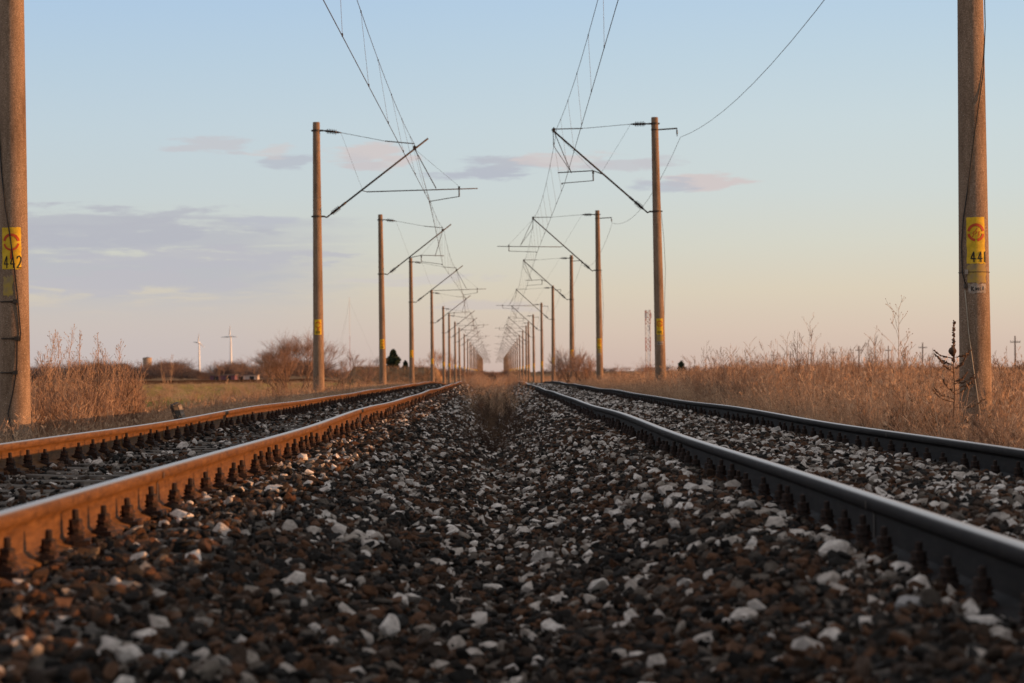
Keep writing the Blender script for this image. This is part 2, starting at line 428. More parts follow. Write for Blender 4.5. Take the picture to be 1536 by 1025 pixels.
# ------------------------------------------------------------------ rails
PROF = [(-.075, -.18), (-.075, -.170), (-.03, -.158), (-.0095, -.140), (-.0085, -.06), (-.014, -.050), (-.0355, -.040), (-.0365, -.013), (-.031, -.004), (-.016, -.0008), (.0, 0),
        (.016, -.0008), (.031, -.004), (.0365, -.013), (.0355, -.040), (.014, -.050), (.0085, -.06), (.0095, -.140), (.03, -.158), (.075, -.170), (.075, -.18)]
def rail(x, z0, ph, label):
    ys = np.concatenate([np.arange(-12, 60, .6), np.arange(60, 140, 2.), np.arange(140, 1900, 20.)])
    n = len(PROF); v = []; f = []; pol = []
    for y in ys:
        dz = z0+float(drop(y))+float(wave(y, ph)); dx = float(wave(y*.83+11, ph*2))*.9
        for px, pz in PROF:
            v.append((x+dx+px, y, dz+pz)); pol.append(1. if pz > -.003 else (.26 if pz > -.006 else (.03 if pz > -.014 else 0.)))
    for j in range(len(ys)-1):
        for i in range(n):
            a = j*n+i; b = j*n+(i+1) % n
            f.append((a, a+n, b+n, b))
    me = bpy.data.meshes.new('rail'); me.from_pydata(v, [], f); me.materials.append(M['rail' if x < 0 else 'railshade'])
    at_ = me.attributes.new('polish', 'FLOAT', 'POINT'); at_.data.foreach_set('value', pol)
    sm = [(i % n) not in (0, 3, 5, n-1, n-4, n-6, n-2) for j in range(len(ys)-1) for i in range(n)]
    me.polygons.foreach_set('use_smooth', sm); me.update()
    o = bpy.data.objects.new('rail', me); COL.objects.link(o)
    tag(o, label, 'rail', 'four running rails of the two tracks')
    # weld collars and joint gaps
    for yj in ([9.6, 27.5, 52] if x < 0 else [6.9, 16.5, 33, 60]):
        yj = yj+.7*ph
        mb = MB(); dz = z0+float(drop(yj))+float(wave(yj, ph)); dx = float(wave(yj*.83+11, ph*2))*.9
        pts = [(p[0]*1.03, p[1]-.0015) for p in PROF[3:8]]
        for s in (-1, 1):
            q = [(s*(-p[0]+.004), p[1]) for p in pts]
            k = len(q)
            vs = [(x+dx+a, yj-.012, dz+b) for a, b in q]+[(x+dx+a, yj+.012, dz+b) for a, b in q]
            mb.add(vs, [(i, i+1, i+1+k, i+k) for i in range(k-1)])
        mb.build('weld_collar', M['darkmetal'], o)
    return o
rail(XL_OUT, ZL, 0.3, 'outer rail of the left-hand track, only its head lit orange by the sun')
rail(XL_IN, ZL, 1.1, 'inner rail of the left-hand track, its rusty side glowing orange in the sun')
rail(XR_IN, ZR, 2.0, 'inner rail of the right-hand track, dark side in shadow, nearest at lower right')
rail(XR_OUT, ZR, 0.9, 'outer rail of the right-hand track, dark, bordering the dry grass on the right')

# ------------------------------------------------------------------ sleepers with their rail fastenings
def clip_mb(s):
    """fastening on one side of a rail: ribbed plate, clamp, spring washer, nut and bolt end; s points away from the rail"""
    mb = MB()
    mb.box((s*.062, 0, .006), (.15, .15, .018))
    mb.box((s*.085, 0, .024), (.055, .13, .020))
    vs = []
    for y, k in ((-.05, 1), (.05, 1)):
        vs += [(s*.028, y, .016), (s*.092, y, .016), (s*.092, y*.8, .046), (s*.062, y*.72, .058), (s*.03, y*.8, .036)]
    mb.add(vs, [(0, 1, 2, 3, 4), (5, 9, 8, 7, 6), (0, 5, 6, 1), (1, 6, 7, 2), (2, 7, 8, 3), (3, 8, 9, 4), (4, 9, 5, 0)])
    mb.lathe((s*.066, 0, .05), (s*.066, 0, .074), [(0, .030), (.3, .031), (.35, .025), (.65, .025), (.7, .030), (1, .028)], 10)
    mb.lathe((s*.066, 0, .074), (s*.066, 0, .098), [(0, .0235), (.9, .0235), (1, .019)], 6)
    mb.lathe((s*.066, 0, .098), (s*.066, 0, .128), [(0, .0115), (.85, .0115), (1, .008)], 8)
    return mb
SL = MB()
def sleeper_mesh(seed):
    r = random.Random(seed); mb = MB()
    xs = [-1.27, -1.2, -.9, -.6, -.3, 0, .3, .6, .9, 1.2, 1.27]
    vs = []; fs = []
    for x in xs:
        hh = 0 if abs(x) > .5 else -.012
        e = .012 if abs(x) > 1.25 else 0
        j = lambda: r.uniform(-.003, .003)
        vs += [(x, -.135, -.16), (x, -.118, -.02-e+hh+j()), (x, -.103, -e+hh+j()), (x, .103, -e+hh+j()), (x, .118, -.02-e+hh+j()), (x, .135, -.16)]
    for i in range(len(xs)-1):
        for k in range(5): a = i*6+k; fs.append((a, a+6, a+7, a+1))
    fs.append((0, 1, 2, 3, 4, 5)); fs.append(tuple(range(len(xs)*6-1, len(xs)*6-7, -1)))
    mb.add(vs, fs)
    return mb
def sleepers(xc, z0, rails, step, y0, n, label, group, seed):
    r = random.Random(seed)
    clips = {}
    meshes = [sleeper_mesh(k).mesh('sleeper', M['sleeper']) for k in range(5)]
    cm = {s: clip_mb(s).mesh('fastening', M['clip'], False) for s in (-1, 1)}
    for k in range(n):
        y = y0+k*step
        o = bpy.data.objects.new('sleeper', meshes[r.randrange(5)]); COL.objects.link(o)
        o.location = (xc+r.uniform(-.02, .02), y+r.uniform(-.012, .012), z0-.189+float(drop(y))+r.uniform(-.003, .002))
        o.rotation_euler.z = r.uniform(-.012, .012)
        tag(o, label, 'sleeper', group)
        for xr in rails:
            for s in (-1, 1):
                if y > 60 and s*xr > 0: continue        # far outer faces are hidden behind the rail
                c = bpy.data.objects.new('fastening', cm[s]); COL.objects.link(c)
                c.parent = o
                c.location = (xr-xc, r.uniform(-.008, .008), 0)
                c.rotation_euler = (r.uniform(-.05, .05), r.uniform(-.05, .05), r.uniform(-.2, .2)); c.scale.z = r.uniform(.9, 1.1)
    # the far rest of the same track, too small to tell apart
    mb = MB()
    for k in range(n, n+260):
        y = y0+k*step
        mb.box((xc, y, z0-.189-.08+float(drop(y))), (2.54, .24, .16))
        for xr in rails:
            s = -1 if xr > 0 else 1
            mb.box((xr+s*.075, y, z0-.16+float(drop(y))), (.07, .10, .06)); mb.box((xr+s*.066, y, z0-.105+float(drop(y))), (.045, .045, .06))
    o = mb.build('far_sleepers', M['sleeper']); tag(o, kind='stuff')
sleepers(XL, ZL, (XL_IN, XL_OUT), .585, 4.0, 150, 'weathered concrete sleeper crossing under the two rails of the left-hand track', 'sleepers of the left-hand track', 1)
sleepers(XR, ZR, (XR_IN, XR_OUT), .505, 4.1, 150, 'concrete sleeper buried in pale stones under the right-hand track', 'sleepers of the right-hand track', 2)

# ------------------------------------------------------------------ scatter (geometry nodes, only for uncountable stuff)
def proto_collection(name, meshes):
    c = bpy.data.collections.new(name)
    for i, me in enumerate(meshes):
        c.objects.link(bpy.data.objects.new('%s_%02d' % (name, i), me))
    return c
def scatter(name, protos, P, rot, scl, idx, tint, label=None):
    me = bpy.data.meshes.new(name)
    n = len(P)
    me.vertices.add(n); me.vertices.foreach_set('co', np.asarray(P, np.float32).ravel())
    a = me.attributes.new('rot', 'FLOAT_VECTOR', 'POINT'); a.data.foreach_set('vector', np.asarray(rot, np.float32).ravel())
    a = me.attributes.new('scl', 'FLOAT_VECTOR', 'POINT'); a.data.foreach_set('vector', np.asarray(scl, np.float32).ravel())
    a = me.attributes.new('idx', 'INT', 'POINT'); a.data.foreach_set('value', np.asarray(idx, np.int32))
    a = me.attributes.new('tint', 'FLOAT', 'POINT'); a.data.foreach_set('value', np.asarray(tint, np.float32))
    o = bpy.data.objects.new(name, me); COL.objects.link(o); tag(o, kind='stuff')
    g = bpy.data.node_groups.new(name, 'GeometryNodeTree')
    g.interface.new_socket('Geometry', in_out='INPUT', socket_type='NodeSocketGeometry')
    g.interface.new_socket('Geometry', in_out='OUTPUT', socket_type='NodeSocketGeometry')
    N = g.nodes.new; L = g.links.new
    gi = N('NodeGroupInput'); go = N('NodeGroupOutput')
    ci = N('GeometryNodeCollectionInfo'); ci.inputs['Collection'].default_value = protos
    ci.inputs['Separate Children'].default_value = True; ci.inputs['Reset Children'].default_value = True
    ip = N('GeometryNodeInstanceOnPoints')
    def na(nm, t):
        q = N('GeometryNodeInputNamedAttribute'); q.data_type = t; q.inputs[0].default_value = nm
        return q.outputs['Attribute']
    L(gi.outputs[0], ip.inputs['Points']); L(ci.outputs[0], ip.inputs['Instance'])
    ip.inputs['Pick Instance'].default_value = True
    L(na('idx', 'INT'), ip.inputs['Instance Index'])
    L(na('rot', 'FLOAT_VECTOR'), ip.inputs['Rotation']); L(na('scl', 'FLOAT_VECTOR'), ip.inputs['Scale'])
    L(ip.outputs[0], go.inputs[0])
    md = o.modifiers.new('scatter', 'NODES'); md.node_group = g
    return o

def stone_mesh(seed, pts=16, bev=.09, round_=False):
    r = random.Random(seed)
    bm = bmesh.new()
    ax = (1, r.uniform(.62, .95), r.uniform(.45, .8))
    for k in range(pts):
        v = Vector((r.gauss(0, 1), r.gauss(0, 1), r.gauss(0, 1))).normalized()
        q = r.uniform(.82, 1.0)
        bm.verts.new((v.x*ax[0]*q, v.y*ax[1]*q, v.z*ax[2]*q))
    res = bmesh.ops.convex_hull(bm, input=bm.verts)
    bmesh.ops.delete(bm, geom=[v for v in bm.verts if not v.link_faces], context='VERTS')
    bmesh.ops.dissolve_limit(bm, angle_limit=R(14), verts=bm.verts, edges=bm.edges)
    bmesh.ops.bevel(bm, geom=list(bm.edges), offset=bev, segments=2, profile=.6, affect='EDGES', clamp_overlap=True)
    bmesh.ops.triangulate(bm, faces=bm.faces)
    me = bpy.data.meshes.new('stone')
    bm.to_mesh(me); bm.free()
    me.materials.append(M['stone'])
    me.polygons.foreach_set('use_smooth', [True]*len(me.polygons)); me.update()
    me.set_sharp_from_angle(angle=R(22))
    return me
STONES = proto_collection('stone_kind', [stone_mesh(100+i, 10+i % 8, .025+.018*(i % 4)) for i in range(26)])

rs = np.random.RandomState(11)
def vnoise(x, y, s, seed):
    """cheap smooth value noise for patchiness"""
    r = np.random.RandomState(seed); T = r.rand(64, 64)
    u = x/s; v = y/s
    i = np.floor(u).astype(int); j = np.floor(v).astype(int); fu = u-i; fv = v-j
    fu = fu*fu*(3-2*fu); fv = fv*fv*(3-2*fv)
    g = lambda a, b: T[a % 64, b % 64]
    return (g(i, j)*(1-fu)+g(i+1, j)*fu)*(1-fv)+(g(i, j+1)*(1-fu)+g(i+1, j+1)*fu)*fv

def stones():
    P = []; 
    def zone(y0, y1, sp, x0=-4.35, x1=4.2, smul=1.):
        xs = np.arange(x0, x1, sp); ys = np.arange(y0, y1, sp*1.0)
        X, Y = np.meshgrid(xs, ys); X = X.ravel(); Y = Y.ravel()
        X = X+(rs.rand(len(X))-.5)*sp*.95; Y = Y+(rs.rand(len(Y))-.5)*sp*.95
        k = (X > -.236*Y-1.3) & (X < .24*Y+1.3)
        X = X[k]; Y = Y[k]
        return X, Y, np.full(len(X), smul)
    zs = [zone(3.6, 16, .040), zone(16, 34, .048, smul=1.08), zone(34, 70, .075, smul=1.3), zone(70, 135, .13, smul=1.7)]
    X = np.concatenate([z[0] for z in zs]); Y = np.concatenate([z[1] for z in zs]); SM = np.concatenate([z[2] for z in zs])
    n = len(X)
    # the left track's sleepers stay mostly bare
    in_l = (np.abs(X-XL) < .66)
    endl = (np.abs(X-XL) > .82) & (np.abs(X-XL) < 1.30)
    ph = np.abs(((Y-4.0)/.585+.5) % 1-.5)*.585
    on_l = ph < .12
    cover = vnoise(X, Y, .8, 5)
    keep = ~((in_l & on_l & (rs.rand(n) > .07+.3*(cover > .66))) | (endl & on_l & (rs.rand(n) > .5+.5*(cover > .3))))
    for xr in (XL_IN, XL_OUT, XR_IN, XR_OUT):
        keep &= ~(np.abs(X-xr) < .085)
        keep &= ~((np.abs(X-xr) < .15) & (rs.rand(n) > np.where(X < 0, .88, .7)))
    X, Y, SM, on_l, in_l, endl = X[keep], Y[keep], SM[keep], on_l[keep], in_l[keep], endl[keep]
    n = len(X)
    s = .0185*np.exp(rs.randn(n)*.30)*SM*(1+.25*vnoise(X, Y, .5, 9))
    s = np.clip(s, .010*SM, .040*SM)
    Z = bed(X, Y)+s*.25+rs.rand(n)*.022
    near = np.min(np.abs(X[:, None]-np.array([XL_IN, XL_OUT, XR_IN, XR_OUT])[None]), axis=1)
    Z += np.where(near < .19, np.where(X < 0, .016, .0), 0); Z -= np.where(in_l & ~on_l, .004, 0)
    Z = np.where(on_l & (in_l | endl), np.maximum(Z, ZL-.189+drop(Y)+s*.5), Z)
    # share of pale stones: right track and the middle paler, left shoulder dark and rusty
    pale = np.where(X > 1.1, .25, np.where(X > -.7, .125, .10)) + .20*(vnoise(X, Y, .35, 21)-.5) + .10*(vnoise(X, Y, 1.6, 22)-.5)
    pale *= np.where(X > 1.1, 1, np.clip((Y+4)/14, .55, 1.35))
    u = rs.rand(n); t = np.empty(n)
    isp = u < pale
    t[isp] = .61+.39*rs.rand(isp.sum())**.7
    d = ~isp
    rusty = vnoise(X, Y, .7, 31)[d]
    t[d] = np.where(rs.rand(d.sum()) < .38+.35*(rusty-.5), .33+.18*rs.rand(d.sum()), rs.rand(d.sum())*.36)
    g = d & (rs.rand(n) < .09); t[g] = .52+.18*rs.rand(g.sum())
    s = np.where(isp, s*np.where(t > .86, np.where(Y < 12, 1.45, 1.25), 1.08), s*.95)
    rot = np.stack([rs.randn(n)*.45, rs.randn(n)*.45, rs.rand(n)*6.28], -1)
    scl = np.stack([s*(1+.25*rs.rand(n)), s*(1+.25*rs.rand(n)), s*(.9+.25*rs.rand(n))], -1)
    # fine grit between the stones close to the camera
    gx, gy, gs = zone(3.8, 13, .047); k = np.min(np.abs(gx[:, None]-np.array([XL_IN, XL_OUT, XR_IN, XR_OUT])[None]), axis=1) > .08; gx, gy = gx[k], gy[k]; m = len(gx)
    q = .0045+.006*rs.rand(m); gz = bed(gx, gy)+.004+.026*rs.rand(m)
    X = np.concatenate([X, gx]); Y = np.concatenate([Y, gy]); Z = np.concatenate([Z, gz]); t = np.concatenate([t, rs.rand(m)**1.3*.8])
    rot = np.concatenate([rot, rs.rand(m, 3)*6.28]); scl = np.concatenate([scl, np.stack([q*1.2, q, q*.8], -1)]); n = len(X)
    o = scatter('ballast_stones', STONES, np.stack([X, Y, Z], -1), rot, scl, rs.randint(0, 26, n), t)
    print('stones', n)
stones()

def single_stone(px, py, zt, size, col, label, seed):
    d = 6.
    for _ in range(30):
        p = at(px, py, d); z = float(bed(p.x, d))+size*.35
        d *= 1+(p.z-z)/max(.1, CZ-z)
    p = at(px, py, d)
    me = stone_mesh(seed, 15, .1)
    m = noisy_mat('stone_'+str(seed), tuple(c*.75 for c in col), col, 1.6, .9, .5, .12, detail=6)
    me.materials.clear(); me.materials.append(m)
    o = bpy.data.objects.new('stone', me); COL.objects.link(o)
    o.location = p; o.scale = size if hasattr(size, '__len__') else (size*1.15, size*.95, size*.85)
    o.rotation_euler = (rnd.uniform(-.2, .2), rnd.uniform(-.2, .2), rnd.uniform(-.4, .4))
    tag(o, label, 'stone', 'larger stones lying on the ballast')
WH = (.56, .53, .50); BR = (.24, .13, .07)
for a in [(165, 880, 0, .042, WH, 'pale lumpy stone on dark ballast, in front of the orange-lit left inner rail', 901),
          (1365, 908, 0, .052, (.42, .39, .37), 'long flat pale stone beside the dark right inner rail, lower right', 902),
          (250, 985, 0, .040, WH, 'flat whitish stone near the bottom left corner of the ballast', 903),
          (102, 910, 0, .040, BR, 'rounded rusty brown stone at the foot of the left inner rail', 904),
          (585, 935, 0, .038, (.46, .44, .42), 'upright pale grey stone in the ballast left of the centre dip, near the bottom', 905),
          (570, 818, 0, .036, (.50, .48, .45), 'broad pale stone left of the centre dip, midway up the ballast', 906),
          (725, 920, 0, .032, (.52, .49, .46), 'pale pointed stone in the centre dip near the bottom', 907)]:
    single_stone(*a)

# ------------------------------------------------------------------ catenary masts
BASE = -.62
PR0, PRK = .178, .0080       # mast radius at z=-.62 and its taper per metre
def prad(zl): return PR0-PRK*zl
def wrap(mb, ang0, width, z0, poly, off):
    """flat shape (u to the right, v up) laid on the round mast, facing -Y turned by ang0"""
    vs = []
    for u, v in poly:
        r = prad(z0+v)+off
        a = ang0+u/r
        vs.append((r*math.sin(a), -r*math.cos(a), z0+v))
    return vs
def wrap_rect(mb, ang0, z0, u0, u1, v0, v1, off, nu=10, nv=6, jag=0, seed=1):
    r = random.Random(seed)
    g = []
    for j in range(nv+1):
        for i in range(nu+1):
            u = u0+(u1-u0)*i/nu; v = v0+(v1-v0)*j/nv
            if i in (0, nu): u += r.uniform(-jag, jag)
            if j in (0, nv): v += r.uniform(-jag, jag)
            g.append((u, v))
    vs = wrap(mb, ang0, 0, z0, g, off)
    mb.add(vs, [(j*(nu+1)+i, j*(nu+1)+i+1, (j+1)*(nu+1)+i+1, (j+1)*(nu+1)+i) for j in range(nv) for i in range(nu)])
def wrap_stroke(mb, ang0, z0, pts, wd, off):
    """a brush stroke along points (u, v)"""
    P = []
    for a, b in zip(pts[:-1], pts[1:]):
        n = max(1, int(math.hypot(b[0]-a[0], b[1]-a[1])/.015))
        for k in range(n): P.append((a[0]+(b[0]-a[0])*k/n, a[1]+(b[1]-a[1])*k/n))
    P.append(pts[-1])
    g = []
    for i, p in enumerate(P):
        q = P[min(i+1, len(P)-1)]; o = P[max(i-1, 0)]
        tx, ty = q[0]-o[0], q[1]-o[1]; l = math.hypot(tx, ty) or 1
        g += [(p[0]-ty/l*wd/2, p[1]+tx/l*wd/2), (p[0]+ty/l*wd/2, p[1]-tx/l*wd/2)]
    vs = wrap(mb, ang0, 0, z0, g, off)
    mb.add(vs, [(2*i+1, 2*i+3, 2*i+2, 2*i) for i in range(len(P)-1)])
def arc(cx, cy, r, a0, a1, n=14):
    return [(cx+r*math.cos(R(a0+(a1-a0)*i/n)), cy+r*math.sin(R(a0+(a1-a0)*i/n))) for i in range(n+1)]
DIG = {'4': [[(.62, 0), (.62, 1), (.02, .34), (.98, .34)]],
       '1': [[(.5, 0), (.5, 1)]],
       '2': [[(.08, .78), (.2, .95), (.5, 1.0), (.82, .88), (.86, .66), (.6, .36), (.05, .02), (.98, .02)]]}
def text(mb, s, ang0, z0, u, v, h, wdt, gap, wd, off):
    for ch in s:
        cw = wdt*(.35 if ch == '1' else 1)
        for st in DIG[ch]:
            wrap_stroke(mb, ang0, z0, [(u+a*cw, v+b*h) for a, b in st], wd, off)
        u += cw+gap
def insulator_prof(n, r0, r1):
    p = [(0, .02), (.12, .022), (.14, .034), (.2, .034)]
    for k in range(n):
        f = .22+.56*k/n; g = .56/n
        p += [(f, r0), (f+g*.35, r1), (f+g*.5, r1), (f+g*.62, r0)]
    p += [(.8, .034), (.86, .034), (.88, .022), (1, .02)]
    return p
def mast(side, kind, root, number=None, ang=0., patch=True):
    """side +1: left row (arms point to +X); -1: right row. local z runs from the buried base"""
    s = side; Z = lambda z: z-BASE
    g = -BASE
    top = Z(8.13 if s > 0 else 8.29)
    # shaft
    mb = MB(); n = 28
    zs = list(np.linspace(0, top-.02, 34))+[top]
    mb.tube([(0, 0, z) for z in zs], [prad(z) for z in zs[:-1]]+[prad(top)*.9], n)
    mb.build('shaft', M['concrete'], root, True)
    # collars holding the arms
    zt, zf = (Z(7.87), Z(5.24)) if s > 0 else (Z(8.09), Z(5.36))
    for z in (zt, zf):
        mb = MB(); r = prad(z)
        mb.tube([(0, 0, z-.03), (0, 0, z+.03)], r+.012, 24)
        mb.box((s*(r+.05), 0, z), (.10, .06, .05))
        mb.box((-s*(r+.02), 0, z), (.05, .09, .04))
        mb.build('mast_collar', M['darkmetal'], root)
    X0 = s*(prad(zt)+.09)
    # reach from the mast to the track centre
    reach = 3.1
    if s > 0: tip = (3.42, Z(7.60)); clampx, clampz = 3.0, Z(7.33); tz1 = Z(7.44)
    else: tip = (-3.20, Z(7.98)); clampx, clampz = -3.14, Z(7.92); tz1 = Z(7.99)
    # tie rod: insulator, then thin rod
    ie = (X0+s*.55, 0, zt-(.07 if s > 0 else .0))
    mb = MB(); mb.lathe((X0, 0, zt), ie, insulator_prof(6, .032, .084), 10)
    mb.build('tie_insulator', M['porcelain'], root, True)
    mb = MB(); mb.tube([ie, (clampx-s*.9, 0, tz1+.09 if s > 0 else tz1+.0)], .008, 5)
    mb.tube([(clampx-s*.9, 0, tz1+.09 if s > 0 else tz1), (clampx, 0, tz1)], .016, 6)
    mb.build('tie_rod', M['darkmetal'], root)
    # strut: knee, insulator, tube
    fx = s*(prad(zf)+.10)
    a = Vector((fx+s*.06, 0, zf-.03)); b = Vector((tip[0], 0, tip[1])); dv = (b-a).normalized()
    i0 = a+dv*.10; i1 = a+dv*.62
    mb = MB(); mb.tube([(fx-s*.02, 0, zf), a, i0], .024, 8)
    mb.build('strut_hinge', M['darkmetal'], root)
    mb = MB(); mb.lathe(i0, i1, insulator_prof(8, .034, .086), 10); mb.build('strut_insulator', M['porcelain'], root, True)
    mb = MB(); mb.tube([i1-dv*.03, b], .028, 8); mb.tube([i1-dv*.05, i1+dv*.12], .036, 8)
    mb.build('strut_tube', M['darkmetal'], root, True)
    cp = a+dv*((clampx-a.x)/dv.x)
    mb = MB(); mb.box((cp.x, 0, cp.z+.03), (.10, .07, .12)); mb.tube([(cp.x, -.12, cp.z+.10), (cp.x, .12, cp.z+.10)], .018, 6)
    mb.build('messenger_clamp', M['darkmetal'], root)
    # registration tube with its steady arm
    cz = Z(5.64) if s > 0 else Z(6.27)
    zr = cz+.40 if s > 0 else cz+.32
    rx = a+dv*((zr-a.z)/dv.z)
    if kind == 'long':
        end = s*4.92; db = s*4.35; link = clampx+s*.65; arm = s*(3.45 if s > 0 else 3.0)
        drop_z = .26
        t0 = (rx.x, 0, rx.z-.02)
        mb = MB(); mb.tube([t0, (t0[0]+s*.15, 0, zr-.06)], .012, 6); mb.tube([(t0[0]+s*.15, 0, zr-.06), (end, 0, zr+.01)], .017, 7)
        mb.build('registration_tube', M['darkmetal'], root, True)
    else:
        end = s*3.05; db = s*1.95; link = s*2.62; arm = s*(2.95 if s > 0 else 2.92)
        drop_z = .26
        mb = MB(); mb.tube([(rx.x, 0, rx.z-.03), (db, 0, zr+.08), (end, 0, zr+.04)], .017, 7)
        mb.build('registration_tube', M['darkmetal'], root, True)
    mb = MB(); mb.tube([(db, 0, zr+.05), (db, 0, zr-drop_z+.02)], .020, 6); mb.box((db, 0, zr+.03), (.06, .05, .10))
    mb.build('drop_bracket', M['darkmetal'], root)
    mb = MB(); mb.tube([(db, 0, zr-drop_z+.03), (arm, 0, cz+.03)], .012, 6); mb.box((arm, 0, cz+.015), (.04, .10, .05))
    mb.build('steady_arm', M['darkmetal'], root)
    # brace between strut tip and registration tube
    mb = MB(); mb.tube([(cp.x, 0, cp.z), (link, 0, zr+.02)], .014 if s > 0 else .012, 6)
    if s < 0: mb.tube([(cp.x+s*.02, 0, cp.z-.45), (link, 0, zr+.03)], .010, 6); mb.tube([(cp.x+s*.02, 0, cp.z), (cp.x+s*.02, 0, cp.z-.45)], .012, 6)
    mb.build('brace', M['darkmetal'], root)
    # thin hangers
    mb = MB(); mb.tube([(ie[0], 0, ie[2]), (rx.x, 0, rx.z+.04)], .0035, 4); mb.tube([(cp.x, 0, cp.z), (db, 0, zr+.08)], .0035, 4)
    mb.build('hanger_wire', M['wire'], root)
    if s < 0:
        zb = Z(8.0-.02)
        mb = MB(); mb.tube([(prad(zb)*.8, 0, zb-.08), (.70, 0, zb-.05)], .022, 6); mb.tube([(0, 0, zb-.10), (0, 0, zb-.06)], prad(zb)+.010, 24)
        mb.build('feeder_bracket', M['darkmetal'], root)
        mb = MB(); mb.tube([(.68, 0, zb-.06), (.69, 0, zb-.30)], .012, 5); mb.lathe((.685, 0, zb-.09), (.69, 0, zb-.24), [(0, .015), (.2, .03), (.3, .015), (.5, .03), (.6, .015), (.8, .03), (1, .015)], 8)
        mb.build('feeder_insulator', M['porcelain'], root, True)
        if number is None:
          # lightning / earth lead looping down behind the shaft
          mb = MB(); mb.tube([(prad(zf)+.01, .02, zf-.05), (prad(zf)+.07, .03, zf-.8), (prad(zf)+.10, .03, zf-1.8), (prad(zf)+.03, .02, zf-3.2), (prad(zf)+.02, .02, zf-3.8)], .007, 5)
          mb.build('earth_lead', M['cable'], root)
    # painted number panel facing down the line
    zp = Z(1.62) if s > 0 else Z(1.62)
    u0, u1, v0, v1 = (-.115, .115, 0, .465)
    if s < 0: u0, u1, v0, v1 = (-.105, .105, -.09, .41)
    mb = MB(); wrap_rect(mb, ang, zp, u0, u1, v0, v1, .0025, 10, 10, .004)
    plate = mb.build('number_panel', M['yellow'], root, True)
    c = (0, v1-.165)
    mb = MB()
    wrap_stroke(mb, ang, zp, arc(c[0], c[1], .083, 170, 10, 18), .030, .0055)
    if s < 0:
        wrap_stroke(mb, ang, zp, arc(c[0], c[1], .083, 190, 262, 10), .028, .0055)
        wrap_stroke(mb, ang, zp, arc(c[0], c[1], .083, 276, 350, 10), .028, .0055)
        for q in (-.03, .0, .03):
            wrap_stroke(mb, ang, zp, [(q+.012, c[1]+(.05 if q == 0 else .012)), (q-.008, c[1]+(.012 if q == 0 else -.012)), (q+.008, c[1]+(.008 if q == 0 else -.016)), (q-.012, c[1]-(.02 if q == 0 else .048))], .009, .0055)
    else:
        wrap_stroke(mb, ang, zp, arc(c[0], c[1], .083, 192, 350, 18), .022, .0055)
        wrap_stroke(mb, ang, zp, [(.01, c[1]-.085), (.0, c[1]-.19)], .03, .0052)
    mb.build('warning_emblem', M['redpaint'], plate, True)
    mb = MB()
    if number == '442': text(mb, '442', ang, zp, -.085, .012, .135, .055, .02, .013, .007)
    elif number == '441': text(mb, '441', ang, zp, -.062, -.075, .115, .055, .022, .014, .007)
    else:
        for q in (-.07, -.02, .03): wrap_stroke(mb, ang, zp, [(q+.02, v0+.02), (q+.02, v0+.12), (q, v0+.06), (q+.03, v0+.06)], .014, .007)
    mb.build('number', M['black'], plate, True)
    if s < 0 and patch:
        mb = MB(); wrap_rect(mb, ang, zp, -.10, .115, -.30, -.097, .0025, 10, 8, .012, 5); mb.build('faded_patch', M['faded'], root, True)
        mb = MB(); wrap_rect(mb, ang, zp, -.095, .105, -.405, -.305, .0035, 10, 5, .008, 6); st = mb.build('white_strip', M['whitepaint'], root, True)
        mb = MB()
        for pts in ([(-.06, -.38), (-.055, -.335)], [(-.035, -.34), (-.055, -.36), (-.03, -.385)], [(-.015, -.345), (-.012, -.38), (.003, -.35)], [(.015, -.35), (.012, -.38)], [(.04, -.345), (.03, -.365), (.045, -.38)], [(.075, -.335), (.07, -.375)]):
            wrap_stroke(mb, ang, zp, pts, .009, .007)
        mb.build('scrawled_marks', M['black'], st, True)
    elif patch:
        mb = MB(); wrap_rect(mb, ang, zp, -.10, .02, -.30, -.08, .0025, 10, 5, .014, 5); mb.build('faded_patch', M['faded'], root, True)

ORD = ['nearest', 'second', 'third', 'fourth', 'fifth', 'sixth', 'seventh', 'eighth', 'ninth', 'tenth']
YL = [27.03, 74, 117, 158.5, 212.5, 262, 294, 340, 384, 447, 506, 559, 607, 655, 703, 751, 800]
YR = [26.05, 75, 118, 160, 209.6, 258, 309, 353, 381, 425, 473, 524, 572, 620, 668, 716, 764]
XM = {1: -5.34, -1: 5.2}
def mast_row(side, ys):
    word = 'left' if side > 0 else 'right'
    lead = None; protos = {}
    lean = random.Random(5+side)
    for i, y in enumerate(ys):
        kind = ('short', 'long')[(i+(1 if side < 0 else 0)) % 2]
        if side > 0 and i == 1: kind = 'long'
        num = {1: '442', -1: '441'}[side] if i == 0 else None
        if i == 0: lab = ('thick concrete mast at the left edge with yellow panel numbered 442' if side > 0 else 'thick concrete mast at the right edge with yellow panel numbered 441')
        elif i < 10: lab = '%s concrete catenary mast from the camera in the %s-hand row' % (ORD[i], word)
        else: lab = 'tiny far-off concrete catenary mast by the vanishing point, %s-hand row' % word
        loc = (XM[side], y, BASE+float(mdrop(y)))
        if i == 0 or kind not in protos:
            root = empty('catenary_mast', loc, lab, 'mast', 'concrete catenary masts of the %s-hand row' % word)
            a = -math.atan2(XM[side], y)*.0
            mast(side, kind, root, num, ang=(.02 if side > 0 else -.02), patch=(i == 0 or side < 0))
            if i == 0: lead = root
            else: protos[kind] = root
        else:
            root = copy_tree(protos[kind]); root.location = loc; tag(root, lab, 'mast')
        root.rotation_euler = (lean.uniform(-.004, .004), {(1, 1): 0, (-1, 1): -.012, (-1, 2): -.004}.get((side, i), lean.uniform(-.006, .006)) if i else 0, 0)
    return lead
